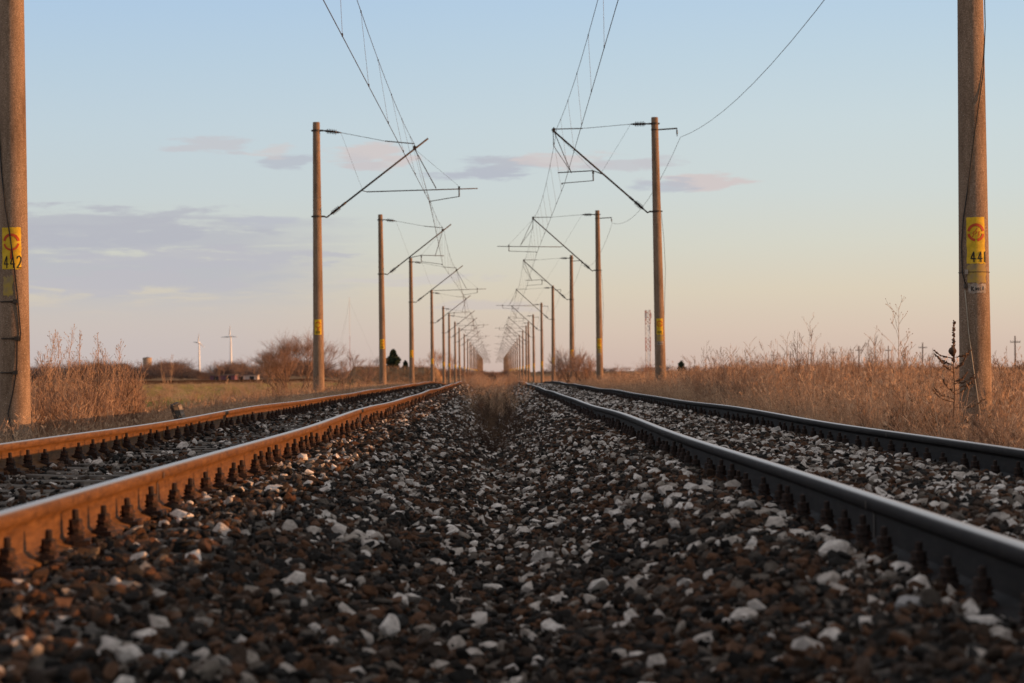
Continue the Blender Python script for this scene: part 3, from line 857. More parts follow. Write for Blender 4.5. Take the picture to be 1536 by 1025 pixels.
for side, ys in ((1, YL), (-1, YR)):       # beyond these the masts are a pixel wide: one mesh each
    word = 'left' if side > 0 else 'right'
    mb = MB(); top = (8.13 if side > 0 else 8.29)-BASE; zf = 5.3-BASE; xt = side*3.3
    mb.tube([(0, 0, 0), (0, 0, top)], [.18, .115], 8)
    mb.tube([(side*.1, 0, zf), (xt, 0, top-.4)], .03, 5); mb.tube([(0, 0, top-.25), (side*3, 0, top-.6)], .012, 4)
    mb.tube([(side*1.2, 0, zf+.8), (side*4.2, 0, zf+.8)], .017, 4); mb.tube([(side*4, 0, zf+.8), (side*4, 0, zf+.5), (side*3.2, 0, zf+.4)], .014, 4)
    me = mb.mesh('catenary_mast', M['concrete'])
    y = ys[-1]
    for k in range(9):
        y += 48
        o = bpy.data.objects.new('catenary_mast', me); COL.objects.link(o); o.location = (XM[side], y, BASE+float(mdrop(y)))
        tag(o, 'tiny far-off concrete catenary mast by the vanishing point, %s-hand row' % word, 'mast', 'concrete catenary masts of the %s-hand row' % word)
mL = mast_row(1, YL)
mR = mast_row(-1, YR)
# cables and clamps on the two nearest masts
def surf(px, py, mastx, masty, off=.012, lim=.985):
    """local point on the near face of a mast for a photo pixel"""
    p = at(px, py, masty); zl = p.z-BASE; r = prad(zl)+off
    x = max(-lim*r, min(lim*r, p.x-mastx))
    return (x, -math.sqrt(max(0, r*r-x*x)), zl)
mb = MB()
mb.tube([surf(x, y, -5.34, 27.03, .014) for x, y in ((-2, 150), (2, 210), (6, 260), (12, 310), (19, 350), (26, 400), (31, 450), (35, 500), (34, 512), (30, 512), (30, 540), (29, 560), (24, 590), (17, 620))]+[(.04, -.30, .35), (.35, -.35, .30), (.8, -.2, .26)], .0075, 6)
mb.build('ground_cable', M['cable'], mL, True)
for px, py in ((28, 453), (30, 508), (28, 559)):
    mb = MB(); q = surf(px, py, -5.34, 27.03, .01); r = prad(q[2])
    mb.tube([surf(px-k, py+.3, -5.34, 27.03, .006) for k in (0, 4, 8, 13, 18, 24)], .010, 5); mb.box(q, (.05, .05, .045))
    mb.build('cable_clamp', M['darkmetal'], mL)
mb = MB()
mb.tube([surf(x, y, 5.2, 26.05, .014) for x, y in ((1484, -20), (1480, 40), (1472, 110), (1464, 160), (1458, 200), (1452, 250), (1447, 290), (1442, 330), (1440, 370), (1441, 410), (1446, 432))], .006, 6)
mb.build('ground_cable', M['cable'], mR, True)
mb = MB(); mb.tube([surf(x, y, 5.2, 26.05, .014) for x, y in ((1444, 436), (1446, 460), (1449, 500), (1455, 550), (1462, 600), (1468, 640))], .005, 5)
mb.build('loose_cord', M['paleline'], mR, True)
for px, py in ((1446, 409), (1445, 430)):
    mb = MB(); q = surf(px, py, 5.2, 26.05, .012); mb.box(q, (.03, .04, .05)); mb.build('cable_clamp', M['whitepaint'] if py < 415 else M['darkmetal'], mR)
zz = at(1465, 409, 26.05).z-BASE
mb = MB(); mb.tube([((prad(zz)+.004)*math.cos(2*math.pi*k/24), (prad(zz)+.004)*math.sin(2*math.pi*k/24), zz) for k in range(25)], .004, 5, False)
mb.build('wire_band', M['darkmetal'], mR)

# ------------------------------------------------------------------ overhead wires
def sagline(nodes, sag, n=10):
    pts = []
    for a, b in zip(nodes[:-1], nodes[1:]):
        for k in range(n):
            t = k/n; p = Vector(a).lerp(Vector(b), t); p.z -= 4*sag*t*(1-t); pts.append(p)
    pts.append(Vector(nodes[-1]))
    return pts
def wires(side, ys, cz, xc):
    word = 'left' if side > 0 else 'right'
    ys = [ys[0]-48]+ys+[ys[-1]+48*k for k in range(1, 10)]
    cn = []; mn = []
    for i, y in enumerate(ys):
        dz = float(mdrop(y))
        kind_long = ((i-1+(1 if side < 0 else 0)) % 2 == 1) if i != 0 else False
        if side > 0:
            cx = -5.34+(3.45 if kind_long else 2.95); mx = -5.34+3.0
        else:
            cx = 5.2-(3.0 if kind_long else 2.92)-(.25 if i == 1 else 0); mx = 5.2-3.14
        cn.append((cx, y, cz+dz)); mn.append((mx, y, (7.42 if side > 0 else 8.0)+dz))
    mb = MB(); mb.tube(sagline(cn, .0, 2), .0075, 5)
    c = mb.build('contact_wire', M['wire'], None, True); tag(c, 'lower overhead contact wire above the %s-hand track' % word, 'overhead wire')
    sag = .45 if side > 0 else .55
    mp = sagline(mn, sag, 12)
    mb = MB(); mb.tube(mp, .0065, 5)
    m = mb.build('messenger_wire', M['wire'], None, True); tag(m, 'upper sagging messenger wire hung over the %s-hand track' % word, 'overhead wire')
    # droppers of the spans in view, parts of the messenger
    cnt = 0
    for i in range(0, 9):
        for t in (.08, .22, .36, .5, .64, .78, .92):
            if cnt >= 63: break
            p = Vector(mn[i]).lerp(Vector(mn[i+1]), t); p.z -= 4*sag*t*(1-t)
            q = Vector(cn[i]).lerp(Vector(cn[i+1]), t)
            mb = MB(); mb.tube([p, q], .0032, 4); mb.box(p, (.02, .06, .04)); mb.box(q+Vector((0, 0, .02)), (.02, .06, .05))
            mb.build('dropper', M['wire'], m); cnt += 1
wires(1, YL, 5.64, XL)
wires(-1, YR, 6.27, XR)
fn = [(5.2+.69, y, 7.66+float(mdrop(y))) for y in [YR[0]-48]+YR+[YR[-1]+48*k for k in range(1, 10)]]
mb = MB(); mb.tube(sagline(fn, .85, 14), .0065, 5)
tag(mb.build('feeder_wire', M['wire'], None, True), 'single feeder wire sagging outside the right-hand row of masts', 'overhead wire')

# ------------------------------------------------------------------ dry plants
def blade(mb, p, h, wd, lean, az, curl, head=0, r=None):
    d = Vector((math.cos(az), math.sin(az), 0)); sdv = Vector((-d.y, d.x, 0))
    tw = r.uniform(0, 3.14); sdv = Vector((math.cos(tw), math.sin(tw), 0))
    n = 4; prev = None
    for k in range(n):
        t0 = k/n; t1 = (k+1)/n
        f = lambda t: Vector(p)+d*(lean*t+curl*t*t*t)*h+Vector((0, 0, h*(t-.28*curl*t*t*t)))
        w0 = wd*(1-t0*.8); w1 = wd*(1-t1*.8)
        a, b = f(t0), f(t1)
        mb.add([a-sdv*w0/2, a+sdv*w0/2, b+sdv*w1/2, b-sdv*w1/2], [(0, 1, 2, 3)])
    if head:
        q = f(1)
        for k in range(5):
            e = q+Vector((r.uniform(-.5, .5), r.uniform(-.5, .5), r.uniform(.1, 1.0)))*head
            mb.add([q-sdv*.002, q+sdv*.002, e+sdv*.004, e-sdv*.004], [(0, 1, 2, 3)])
def clump(seed, n, rad, h, wd, spread, mat, headp=.3):
    r = random.Random(seed); mb = MB()
    for k in range(n):
        a = r.uniform(0, 6.28); q = rad*math.sqrt(r.random())
        blade(mb, (q*math.cos(a), q*math.sin(a), -.02), h*r.uniform(.35, 1.0), wd*r.uniform(.6, 1.3), r.uniform(0, spread), r.uniform(0, 6.28), r.uniform(0, spread*1.4), .05*h if r.random() < headp else 0, r)
    return mb.mesh('clump', mat)
def brush(seed, h, mat, n=6, wd=.004):
    """twiggy dead herb: stem with rising side twigs"""
    r = random.Random(seed); mb = MB()
    for s in range(n):
        a = r.uniform(0, 6.28); base = Vector((r.uniform(-.12, .12), r.uniform(-.12, .12), -.02))
        d = Vector((math.cos(a)*r.uniform(.05, .3), math.sin(a)*r.uniform(.05, .3), 1)).normalized(); hh = h*r.uniform(.6, 1)
        mb.tube([base, base+d*hh*.5, base+d*hh+Vector((r.uniform(-.04, .04), r.uniform(-.04, .04), 0))], [wd, wd*.7, wd*.3], 3, False)
        for k in range(9):
            t = r.uniform(.25, .97); p = base+d*hh*t; b = r.uniform(0, 6.28)
            e = Vector((math.cos(b), math.sin(b), r.uniform(.7, 1.6))).normalized(); l = hh*(1-t*.75)*r.uniform(.2, .42)
            mb.tube([p, p+e*l], [wd*.55, wd*.25], 3, False)
            for j in range(3):
                u = r.uniform(.3, 1); b2 = r.uniform(0, 6.28); e2 = (e+Vector((math.cos(b2), math.sin(b2), .3))*.7).normalized()
                mb.tube([p+e*l*u, p+e*l*u+e2*l*.4], [wd*.4, wd*.2], 3, False)
    return mb.mesh('brush', mat)
GR = proto_collection('grass_kind', [clump(300+i, 46, .20, 1.0, .0075, .38, M['grass'], .25) for i in range(7)]+[clump(330+i, 26, .16, 1.0, .0055, .25, M['grass'], .6) for i in range(3)])
BR_ = proto_collection('brush_kind', [brush(360+i, 1.0, M['brush'], 7, .0055) for i in range(6)])
FG = proto_collection('field_tuft_kind', [clump(390+i, 40, .35, 1.0, .02, .35, M['fieldgrass'], 0) for i in range(4)])

def stalks(seed, n, mat, wd=.010):
    r = random.Random(seed); mb = MB()
    for k in range(n):
        a = r.uniform(0, 6.28); q = .07*math.sqrt(r.random())
        blade(mb, (q*math.cos(a), q*math.sin(a), -.02), r.uniform(.5, 1.0), wd*r.uniform(.6, 1.2), r.uniform(0, .3), r.uniform(0, 6.28), r.uniform(0, .55), .07 if r.random() < .5 else 0, r)
    return mb.mesh('stalks', mat)
ST = proto_collection('stalk_kind', [stalks(420+i, 7+i % 4, M['grass']) for i in range(8)])
def place(n, fx, fy, hfun, keep=None, seed=0):
    r = np.random.RandomState(seed)
    X = fx(r, n); Y = fy(r, n)
    if keep is not None:
        k = keep(X, Y); X, Y = X[k], Y[k]
    return X, Y, r
def in_view(X, Y, m=1.0): return (X > -.208*Y-m) & (X < .224*Y+m)
def grass(name, protos, npro, X, Y, H, r, wscale=1., lean=.15, base=None, tint=None):
    H = np.where((np.abs(X-5.0) < .42) & (Y > 22.5) & (Y < 26.3), H*.45, H)      # trodden down at the foot of the mast
    n = len(X)
    z = gnd(X, Y) if base is None else base(X, Y)
    P = np.stack([X, Y, z-.02], -1)
    rot = np.stack([r.randn(n)*lean, r.randn(n)*lean, r.rand(n)*6.28], -1)
    ws = wscale*np.clip(H, .25, 1.2)**.5
    scl = np.stack([ws, ws, H], -1)
    t = np.clip(r.rand(n)*.7+.3*vnoise(X, Y, 2.5, 77), 0, 1) if tint is None else tint
    print(name, n)
    return scatter(name, protos, P, rot, scl, r.randint(0, npro, n), t)
top_r = lambda X: np.interp(X, [3.6, 4.2, 5, 8, 12, 16, 60], [-.28, .0, .18, .38, .48, .42, .4])
# right verge
X, Y, r = place(15000, lambda r, n: 3.6+r.gamma(1.4, 2.6, n), lambda r, n: 12+r.rand(n)**1.5*170, None, lambda X, Y: in_view(X, Y) & (X < 26) & (np.abs(X-21) > 2.2), 41)
H = (top_r(X)-np.interp(X, GX, GZ))*(.40+.75*r.rand(len(X)))*(.55+.85*vnoise(X, Y, 2.2, 51))
grass('dry_grass', GR, 10, X, Y, np.clip(H, .12, 1.25), r, 1.0, .15, None, r.rand(len(X)))
# left verge
X, Y, r = place(9000, lambda r, n: -(4.0+r.gamma(1.5, 2.2, n)), lambda r, n: 16+r.rand(n)**1.4*170, None, lambda X, Y: in_view(X, Y) & (X > -20), 42)
tl = np.interp(-X, [4, 5, 8, 14, 20], [-.12, .0, -.25, -.75, -.9])
H = (tl-np.interp(X, GX, GZ))*(.5+.6*r.rand(len(X)))*(.75+.5*vnoise(X, Y, 2.0, 52))
grass('dry_grass', GR, 10, X, Y, np.clip(H, .1, .9), r, 1.0)
# separate stalks standing out of both verges
X, Y, r = place(5200, lambda r, n: 3.7+r.gamma(1.3, 2.2, n), lambda r, n: 14+r.rand(n)**1.5*110, None, lambda X, Y: in_view(X, Y) & (X < 18), 141)
H = (top_r(X)-np.interp(X, GX, GZ))*(.55+.75*r.rand(len(X)))
grass('dry_grass', ST, 8, X, Y, np.clip(H, .2, 1.4), r, 1.0, .2, None, r.rand(len(X))**.8)
X, Y, r = place(3200, lambda r, n: -(4.0+r.gamma(1.3, 1.8, n)), lambda r, n: 18+r.rand(n)**1.4*110, None, lambda X, Y: in_view(X, Y) & (X > -14), 142)
grass('dry_grass', ST, 8, X, Y, .35+.35*r.rand(len(X)), r, 1.0, .2, None, r.rand(len(X))**.8)
# far verges and fields, thinner
X, Y, r = place(9000, lambda r, n: np.where(r.rand(n) < .62, 6+r.rand(n)**1.3*110, -(7+r.rand(n)**1.3*60)), lambda r, n: 150+r.rand(n)**1.4*420, None, in_view, 43)
H = np.where(X > 0, .5+.45*r.rand(len(X)), .35+.4*r.rand(len(X)))
far = grass('dry_grass', GR, 10, X, Y, H, r, 2.6)
X, Y, r = place(5200, lambda r, n: -(13+r.rand(n)*85), lambda r, n: 95+r.rand(n)**1.2*340, None, in_view, 44)
H = .18+.22*r.rand(len(X))
t = np.clip(vnoise(X, Y, 14, 91)*1.1-.1+.3*r.rand(len(X)), 0, 1)
grass('field_grass', FG, 4, X, Y, H, r, 1.6, .1, None, t)
# brush in the dip between the tracks
X, Y, r = place(150, lambda r, n: r.randn(n)*.2-.02, lambda r, n: 27+r.rand(n)**1.4*95, None, lambda X, Y: np.abs(X) < .85, 45)
H = (np.interp(Y, [27, 31, 40, 60, 130], [.25, .38, .52, .6, .5]))*(.5+.6*r.rand(len(X)))*np.clip(1.15-np.abs(X)*.75, .4, 1)
grass('dead_brush', BR_, 6, X, Y, H, r, .8, .12, bed, r.rand(len(X))**2.5*np.clip((Y-30)/50, .15, .8))  # nearer brush tinted darker, the dip's shade put into its colour
X, Y, r = place(300, lambda r, n: r.randn(n)*.23, lambda r, n: 31+r.rand(n)**1.3*95, None, lambda X, Y: np.abs(X) < .8, 46)
grass('dry_grass', ST, 8, X, Y, (.2+.4*r.rand(len(X)))*np.clip((Y-22)/20, .4, 1), r, 1.0, .25, bed, r.rand(len(X))**2*np.clip((Y-30)/50, .05, .8))  # stalks get the same shade painted in through darker near tints
X, Y, r = place(420, lambda r, n: r.randn(n)*.55, lambda r, n: 88+r.rand(n)*60, None, lambda X, Y: np.abs(X) < 1.15, 56)
grass('dead_brush', BR_, 6, X, Y, .45+.4*r.rand(len(X)), r, .9, .12, bed, np.clip(.4+.6*r.rand(len(X)), 0, 1))
X, Y, r = place(900, lambda r, n: -(8.5+r.rand(n)*16), lambda r, n: 391+r.rand(n)*10, None, None, 59)
zb_ = np.interp(Y, [391, 396.7, 398.5, 402], [0, 1.75, 2.7, 2.8])*np.clip(np.minimum((X+25)/2.1, (-7.5-X)/2.1), 0, 1)
grass('dry_grass', GR, 10, X, Y, .35+.4*r.rand(len(X)), r, 1.6, .2, lambda x, y: gnd(x, y)+zb_, r.rand(len(X))*.6)
X, Y, r = place(190, lambda r, n: r.randn(n)*.26, lambda r, n: 46+r.rand(n)*50, None, lambda X, Y: np.abs(X) < .7, 256)
grass('dry_grass', ST, 8, X, Y, .42+.38*r.rand(len(X)), r, 1.1, .28, bed, .25+.75*r.rand(len(X)))
# twiggy herbs mixed into both verges
X, Y, r = place(1500, lambda r, n: 4.6+r.gamma(2.0, 2.6, n), lambda r, n: 18+r.rand(n)**1.3*150, None, lambda X, Y: in_view(X, Y) & (X < 30) & (np.abs(X-21) > 2.2), 47)
H = np.clip((top_r(X)+.12+.35*r.rand(len(X))**2-np.interp(X, GX, GZ)), .3, 1.4)*(.6+.45*r.rand(len(X)))
grass('dead_brush', BR_, 6, X, Y, H, r, .9, .1)
X, Y, r = place(520, lambda r, n: -(4.8+r.gamma(2.0, 1.6, n)), lambda r, n: 24+r.rand(n)**1.2*130, None, lambda X, Y: in_view(X, Y), 48)
H = .5+.6*r.rand(len(X))
grass('dead_brush', BR_, 6, X, Y, H, r, .9, .1)

# a taller wispy stand in the middle distance and scrub round the foot of the right-edge mast
X, Y, r = place(800, lambda r, n: r.rand(n), lambda r, n: 42+r.rand(n)*36, None, None, 57)
X = (.078+.095*X+.012*r.randn(len(X)))*Y; k = X > 4.6; X, Y = X[k], Y[k]
tz = .32+.34*r.rand(len(X))+.7*r.rand(len(X))**5
grass('dead_brush', BR_, 6, X, Y, np.clip(tz-gnd(X, Y), .5, 1.9), r, 1.0, .1, None, .25+.75*r.rand(len(X)))
X, Y, r = place(1300, lambda r, n: r.rand(n), lambda r, n: 36+r.rand(n)*48, None, None, 157)
X = (.07+.15*X)*Y; k = X > 4.5; X, Y = X[k], Y[k]
grass('dry_grass', ST, 8, X, Y, np.clip(.22+.42*r.rand(len(X))+.3*r.rand(len(X))**4-gnd(X, Y), .5, 1.7), r, 1.0, .12, None, .2+.8*r.rand(len(X)))
X, Y, r = place(650, lambda r, n: 4.0+r.rand(n)*3.0, lambda r, n: 18.5+r.rand(n)*24, None, None, 158)
grass('dry_grass', ST, 8, X, Y, .45+.6*r.rand(len(X)), r, .9, .22, None, .2+.8*r.rand(len(X)))
X, Y, r = place(170, lambda r, n: 4.1+r.rand(n)*2.3, lambda r, n: 19+r.rand(n)*9, None, lambda X, Y: (X/Y > .155) & (X/Y < .228), 58)
grass('dead_brush', BR_, 6, X, Y, .3+.45*r.rand(len(X)), r, .9, .25, None, .6*r.rand(len(X)))
# single weeds one can point at
def weed(x, y, h, label, group, seed, style='open', mat='weed', name='dry_weed', lean=(0, 0), wd=.006):
    r = random.Random(seed)
    z = float(gnd(x, y))
    root = empty(name, (x, y, z-.03), label, 'weed', group)
    st = MB(); tw = MB()
    top = Vector((lean[0], lean[1], h))
    mid = Vector((lean[0]*.35+r.uniform(-.03, .03), lean[1]*.35, h*.5))
    P = [Vector((0, 0, 0)), mid*.5, mid, mid.lerp(top, .5)+Vector((r.uniform(-.02, .02), 0, 0)), top]
    st.tube(P, [wd, wd*.9, wd*.8, wd*.6, wd*.35], 5)
    f = lambda t: P[min(3, int(t*4))].lerp(P[min(3, int(t*4))+1], t*4-min(3, int(t*4)))
    def twig(p, d, l, w, dep):
        e = p+d*l; m = p+d*l*.5+Vector((r.uniform(-1, 1), r.uniform(-1, 1), r.uniform(-.3, 1)))*l*.06
        tw.tube([p, m, e], [w, w*.8, w*.5], 3, False)
        if dep > 0:
            for k in range(r.choice((2, 3, 3))):
                b = r.uniform(0, 6.28); dd = (d+Vector((math.cos(b), math.sin(b), .35))*.6).normalized()
                twig(p+d*l*r.uniform(.35, 1), dd, l*r.uniform(.35, .6), w*.6, dep-1)
        elif r.random() < .6:
            tw.lathe(e-d*.004, e+d*.016, [(0, .002), (.4, .0065), (1, .001)], 5)
    if style == 'plume':
        for q in range(2):                      # side stems from the same root
            b = r.uniform(0, 6.28); e = Vector((lean[0]*r.uniform(.4, 1.6)+.16*math.cos(b)*h, lean[1]+.16*math.sin(b)*h, h*r.uniform(.6, .92)))
            m_ = e*.5-Vector((lean[0]*.12, 0, 0)); st.tube([P[0], m_, e], [wd*.8, wd*.6, wd*.3], 4)
            for k in range(16):
                t = r.uniform(.4, 1); p0 = P[0].lerp(m_, t*2) if t < .5 else m_.lerp(e, t*2-1); b2 = r.uniform(0, 6.28)
                twig(p0, Vector((math.cos(b2)*.4+.1, math.sin(b2)*.4, 1)).normalized(), h*(.22-.15*t)*r.uniform(.7, 1.3), wd*.4, 1)
    if style == 'open':
        for k in range(11):
            t = .38+.6*k/10; b = k*2.4+r.uniform(-.4, .4)
            twig(f(t), Vector((math.cos(b)*.75, math.sin(b)*.5, .9)).normalized(), h*(.26-.16*t)*r.uniform(.8, 1.3), wd*.5, 2 if t < .85 else 1)
    elif style == 'plume':
        for k in range(34):
            t = .35+.64*k/33; b = r.uniform(0, 6.28)
            twig(f(t), Vector((math.cos(b)*.45, math.sin(b)*.45, 1)).normalized(), h*(.24-.19*t)*r.uniform(.7, 1.3), wd*.4, 1)
    elif style == 'spike':           # dark dock-like plant with beaded upturned arms
        for k in range(22):
            t = .06+.70*r.random(); b = (0 if r.random() < .5 else math.pi)+r.uniform(-.9, .9)
            l = h*(.30-.24*t)*r.uniform(.35, 1.25); p = f(t)
            d = Vector((math.cos(b), math.sin(b)*.6, r.uniform(-.05, .6))).normalized()
            e = p+d*l*.6; e2 = e+(d+Vector((0, 0, .7))).normalized()*l*.5
            K = 18; pp = [(p.lerp(e, u*2/K) if u*2 < K else e.lerp(e2, u*2/K-1))+Vector((r.uniform(-1, 1), r.uniform(-1, 1), r.uniform(-1, 1)))*.006 for u in range(K+1)]
            tw.tube(pp, [wd*r.uniform(.35, 1.5)*(.5 if u < 4 else 1) for u in range(K)]+[wd*.2], 5, False)
            for q in range(6):
                c = pp[r.randrange(4, K)]; v = Vector((r.uniform(-1, 1), r.uniform(-1, 1), r.uniform(0, 1))).normalized()
                tw.lathe(c, c+v*.022, [(0, .004), (.5, .007), (1, .001)], 5)
        for q in range(110):
            t = .70+.30*r.random(); c = f(t); v = Vector((r.uniform(-1, 1), r.uniform(-1, 1), r.uniform(.3, 1.4))).normalized()
            tw.lathe(c, c+v*.045*(1.5-t), [(0, .004), (.6, .008), (1, .001)], 5)
    st.build('stem', M[mat], root, True); tw.build('side_twigs', M[mat], root)
    return root
def weed_at(px, py_top, d, *a, **k):
    p = at(px, py_top, d); z = float(gnd(p.x, d))
    return weed(p.x, d, p.z-z, *a, **k)
TW = 'tall dry weeds rising out of the right-hand grass'
weed_at(1346, 458, 36, 'tallest thin forked weed against the sky, left of the mast numbered 441', TW, 61, 'open', 'weed', 'dry_weed', (0.02, 0), .007)
wp = weed_at(1424, 478, 24.5, 'dark spiky seeded plant with a round ball, beside the mast numbered 441', None, 62, 'spike', 'weeddark', 'spiky_plant', (.05, 0), .008)
zb = at(1417, 527, 24.5)
mb = MB(); mb.lathe((0, 0, -.042), (0, 0, .042), [(0, .01), (.15, .029), (.4, .041), (.6, .041), (.85, .029), (1, .01)], 14)
bo = mb.build('seed_ball', M['gall'], wp, True); hz_ = zb.z-wp.location.z; bo.location = (.05*hz_/1.0-.035, -.035, hz_)
for i, (px, py, d, lab, st) in enumerate([
    (1221, 480, 62, 'tall wispy weed, highest of the cluster over the middle of the right-hand grass', 'open'),
    (1178, 505, 60, 'wispy weed leaning left, just left of the highest one in the cluster', 'open'),
    (1240, 518, 66, 'short wispy weed just right of the highest one in the cluster', 'plume'),
    (1130, 515, 58, 'thin branching weed at the left end of the wispy cluster in the right-hand grass', 'open'),
    (1100, 522, 64, 'low open weed in the right-hand grass, between the wispy cluster and the second mast', 'open'),
    (1265, 522, 58, 'bushy reddish weed between the wispy cluster and the telegraph poles', 'plume'),
    (1308, 505, 47, 'thin single stalk just left of the tall forked weed', 'open'),
    (1366, 512, 33, 'forked bare stem just right of the tall forked weed', 'open'),
    (1395, 560, 27, 'low twiggy weed at the left foot of the mast numbered 441', 'open'),
    (1505, 560, 25, 'pale dry weed right of the mast numbered 441, at the right edge', 'plume')]):
    weed_at(px, py, d, lab, TW, 70+i, st, 'weed', 'dry_weed', (rnd.uniform(-.12, .08), 0), .0085)
# bushy weeds beside the left mast
LW = 'bushy dry weeds beside the left-edge mast'
for i, (px, py, d, lab) in enumerate([
    (72, 500, 33, 'tall feathery weed right next to the mast numbered 442'),
    (97, 492, 36, 'feathery weed, second to the right of the mast numbered 442'),
    (118, 500, 34, 'tallest feathery weed in the middle of the clump right of mast 442'),
    (145, 505, 37, 'feathery weed with plumed tip right of the middle of the left clump'),
    (176, 512, 35, 'plumed weed bending right at the right end of the left clump'),
    (60, 545, 30, 'short reddish weed at the right foot of the mast numbered 442'),
    (160, 550, 33, 'short bushy weed low at the right end of the left clump'),
    (205, 560, 40, 'sparse low weed between the left clump and the water tower'),
    (252, 535, 70, 'lone wispy weed in the grass right below the water tower'),
    (335, 566, 55, 'small lone weed in the grass below the right wind turbine')]):
    weed_at(px, py, d, lab, LW, 90+i, 'plume', 'weed', 'dry_weed', (rnd.uniform(.0, .22), 0), .006)
X, Y, r = place(900, lambda r, n: -5.0-r.rand(n)*2.6, lambda r, n: 28+r.rand(n)*12, None, lambda X, Y: (X/Y > -.198) & (X/Y < -.148), 49)
grass('dead_brush', BR_, 6, X, Y, .75+.7*r.rand(len(X))**2, r, 1.0, .1)

# leaning marker post by the left rail
p = at(281, 622, 33)
root = empty('marker_post', (p.x, 33, p.z-.35), 'short leaning concrete marker post behind the left outer rail', 'post')
mb = MB(); mb.box((0, 0, .24), (.12, .12, .56)); mb.box((0, 0, .53), (.10, .10, .025))
mb.build('post_body', M['sleeper'], root)
mb = MB(); mb.box((.035, -.0625, .42), (.05, .004, .2)); mb.build('painted_face', M['whitepaint'], root)
root.rotation_euler = (.1, -.38, .5)

# ------------------------------------------------------------------ trees and shrubs
def bare_tree(seed, h, spread=.9, dens=3, depth=4, trunks=1, w0=.02):
    r = random.Random(seed); tr = MB(); cr = MB()
    def grow(p, d, l, w, dep):
        n = 3; q = [p]
        for k in range(n):
            d = (d+Vector((r.uniform(-1, 1), r.uniform(-1, 1), r.uniform(-.2, .5)))*.16).normalized()
            q.append(q[-1]+d*l/n)
        mb = tr if dep >= depth-1 else cr
        mb.tube(q, [w, w*.88, w*.76, w*.62], 5 if dep >= depth-1 else 3, False)
        if dep == 0: return
        m = dens+(1 if r.random() < .5 else 0)
        for k in range(m):
            b = r.uniform(0, 6.28); t = q[r.choice((2, 3, 3))] if dep > 1 else q[r.choice((1, 2, 3))]
            dd = (d+Vector((math.cos(b)*spread, math.sin(b)*spread, r.uniform(-.1, .5)))*r.uniform(.5, 1)).normalized()
            grow(t, dd, l*r.uniform(.6, .82), w*.55, dep-1)
    for t in range(trunks):
        b = r.uniform(0, 6.28); o = .04*h if trunks > 1 else 0
        d = Vector((math.cos(b)*.35, math.sin(b)*.35, 1)).normalized() if trunks > 1 else Vector((0, 0, 1))
        grow(Vector((o*math.cos(b), o*math.sin(b), -.1)), d, h*(.30 if trunks == 1 else .36)*r.uniform(.85, 1.1), w0*h*(1 if trunks == 1 else .6), depth)
    return tr, cr
_tm = {}
def tree(kind, px, base_y, top_y, d, label, group=None, name='bare_tree', cat='tree'):
    """kind picks one of a few grown shapes, scaled to the height it has at its distance"""
    if kind not in _tm:
        seed, sp, de, dp, tk = {'round': (1, .8, 4, 5, 5), 'tall': (2, .55, 3, 5, 2), 'open': (3, .9, 3, 4, 2), 'shrub': (4, 1.0, 3, 4, 5), 'fan': (5, .7, 3, 4, 7), 'oak': (6, .95, 3, 5, 1)}[kind]
        tr, cr = bare_tree(seed, 1.0, sp, de, dp, tk)
        zmax = max(v[2] for v in cr.v); sc_ = 1/zmax
        for m_ in (tr, cr): m_.v = [(a*sc_, b*sc_, c*sc_) for a, b, c in m_.v]
        _tm[kind] = (tr.mesh('trunk', M['bark'], True), cr.mesh('crown', M['twig']))
    p = at(px, base_y, d); h = at(px, top_y, d).z-float(gnd(p.x, d))
    root = empty(name, (p.x, d, float(gnd(p.x, d))), label, cat, group)
    for nm, me in zip(('trunk', 'crown'), _tm[kind]):
        o = bpy.data.objects.new(nm, me); COL.objects.link(o); o.parent = root
    wx = {'fan': 1.05, 'round': 1.15}.get(kind, .95); root.scale = (h*wx, h*wx, h); root.rotation_euler.z = rnd.uniform(0, 6.28)
    return root
LT = 'bare trees along the left skyline'
tree('round', 437, 562, 483, 190, 'big round bare tree standing left of the second left-hand mast', LT)
tree('shrub', 408, 562, 530, 200, 'small bare tree merging into the left side of the big round bare tree', LT)
tree('open', 462, 562, 514, 195, 'bare tree half hidden behind the second left-hand mast', LT)
tree('oak', 524, 560, 522, 300, 'dark bare tree midway between the second and third left-hand masts', LT)
tree('shrub', 505, 560, 532, 260, 'low bare tree just right of the second left-hand mast', LT)
tree('shrub', 545, 560, 534, 300, 'bushy bare tree just left of the third left-hand mast', LT)
tree('open', 362, 563, 540, 420, 'small grey bare tree right of the right wind turbine', LT)
tree('oak', 385, 563, 541, 430, 'bare tree above the pale low building', LT)
tree('open', 328, 563, 538, 450, 'leafless tree just left of the right wind turbine', LT)
tree('tall', 565, 560, 530, 520, 'thin pale bare tree just left of the dark evergreen', LT)
tree('open', 636, 560, 534, 480, 'small bare tree between the fourth and fifth left-hand masts', LT)
tree('tall', 658, 561, 521, 420, 'narrow reddish bare tree behind the fifth left-hand mast', LT)
tree('tall', 671, 561, 524, 440, 'narrow brown bare tree behind the sixth left-hand mast', LT)
RT = 'bare shrubs along the right verge'
tree('fan', 862, 563, 512, 135, 'large fan-shaped bare shrub behind the fourth right-hand mast', RT, 'bare_shrub', 'shrub')
tree('fan', 836, 562, 530, 170, 'smaller bare shrub between the fourth and fifth right-hand masts', RT, 'bare_shrub', 'shrub')
tree('fan', 882, 562, 524, 125, 'bare shrub just left of the foot of the third right-hand mast', RT, 'bare_shrub', 'shrub')
tree('shrub', 966, 556, 534, 120, 'dark leafless shrub in front of the lattice tower', RT, 'bare_shrub', 'shrub')
tree('shrub', 930, 556, 542, 160, 'low leafless shrub between the second and third right-hand masts', RT, 'bare_shrub', 'shrub')

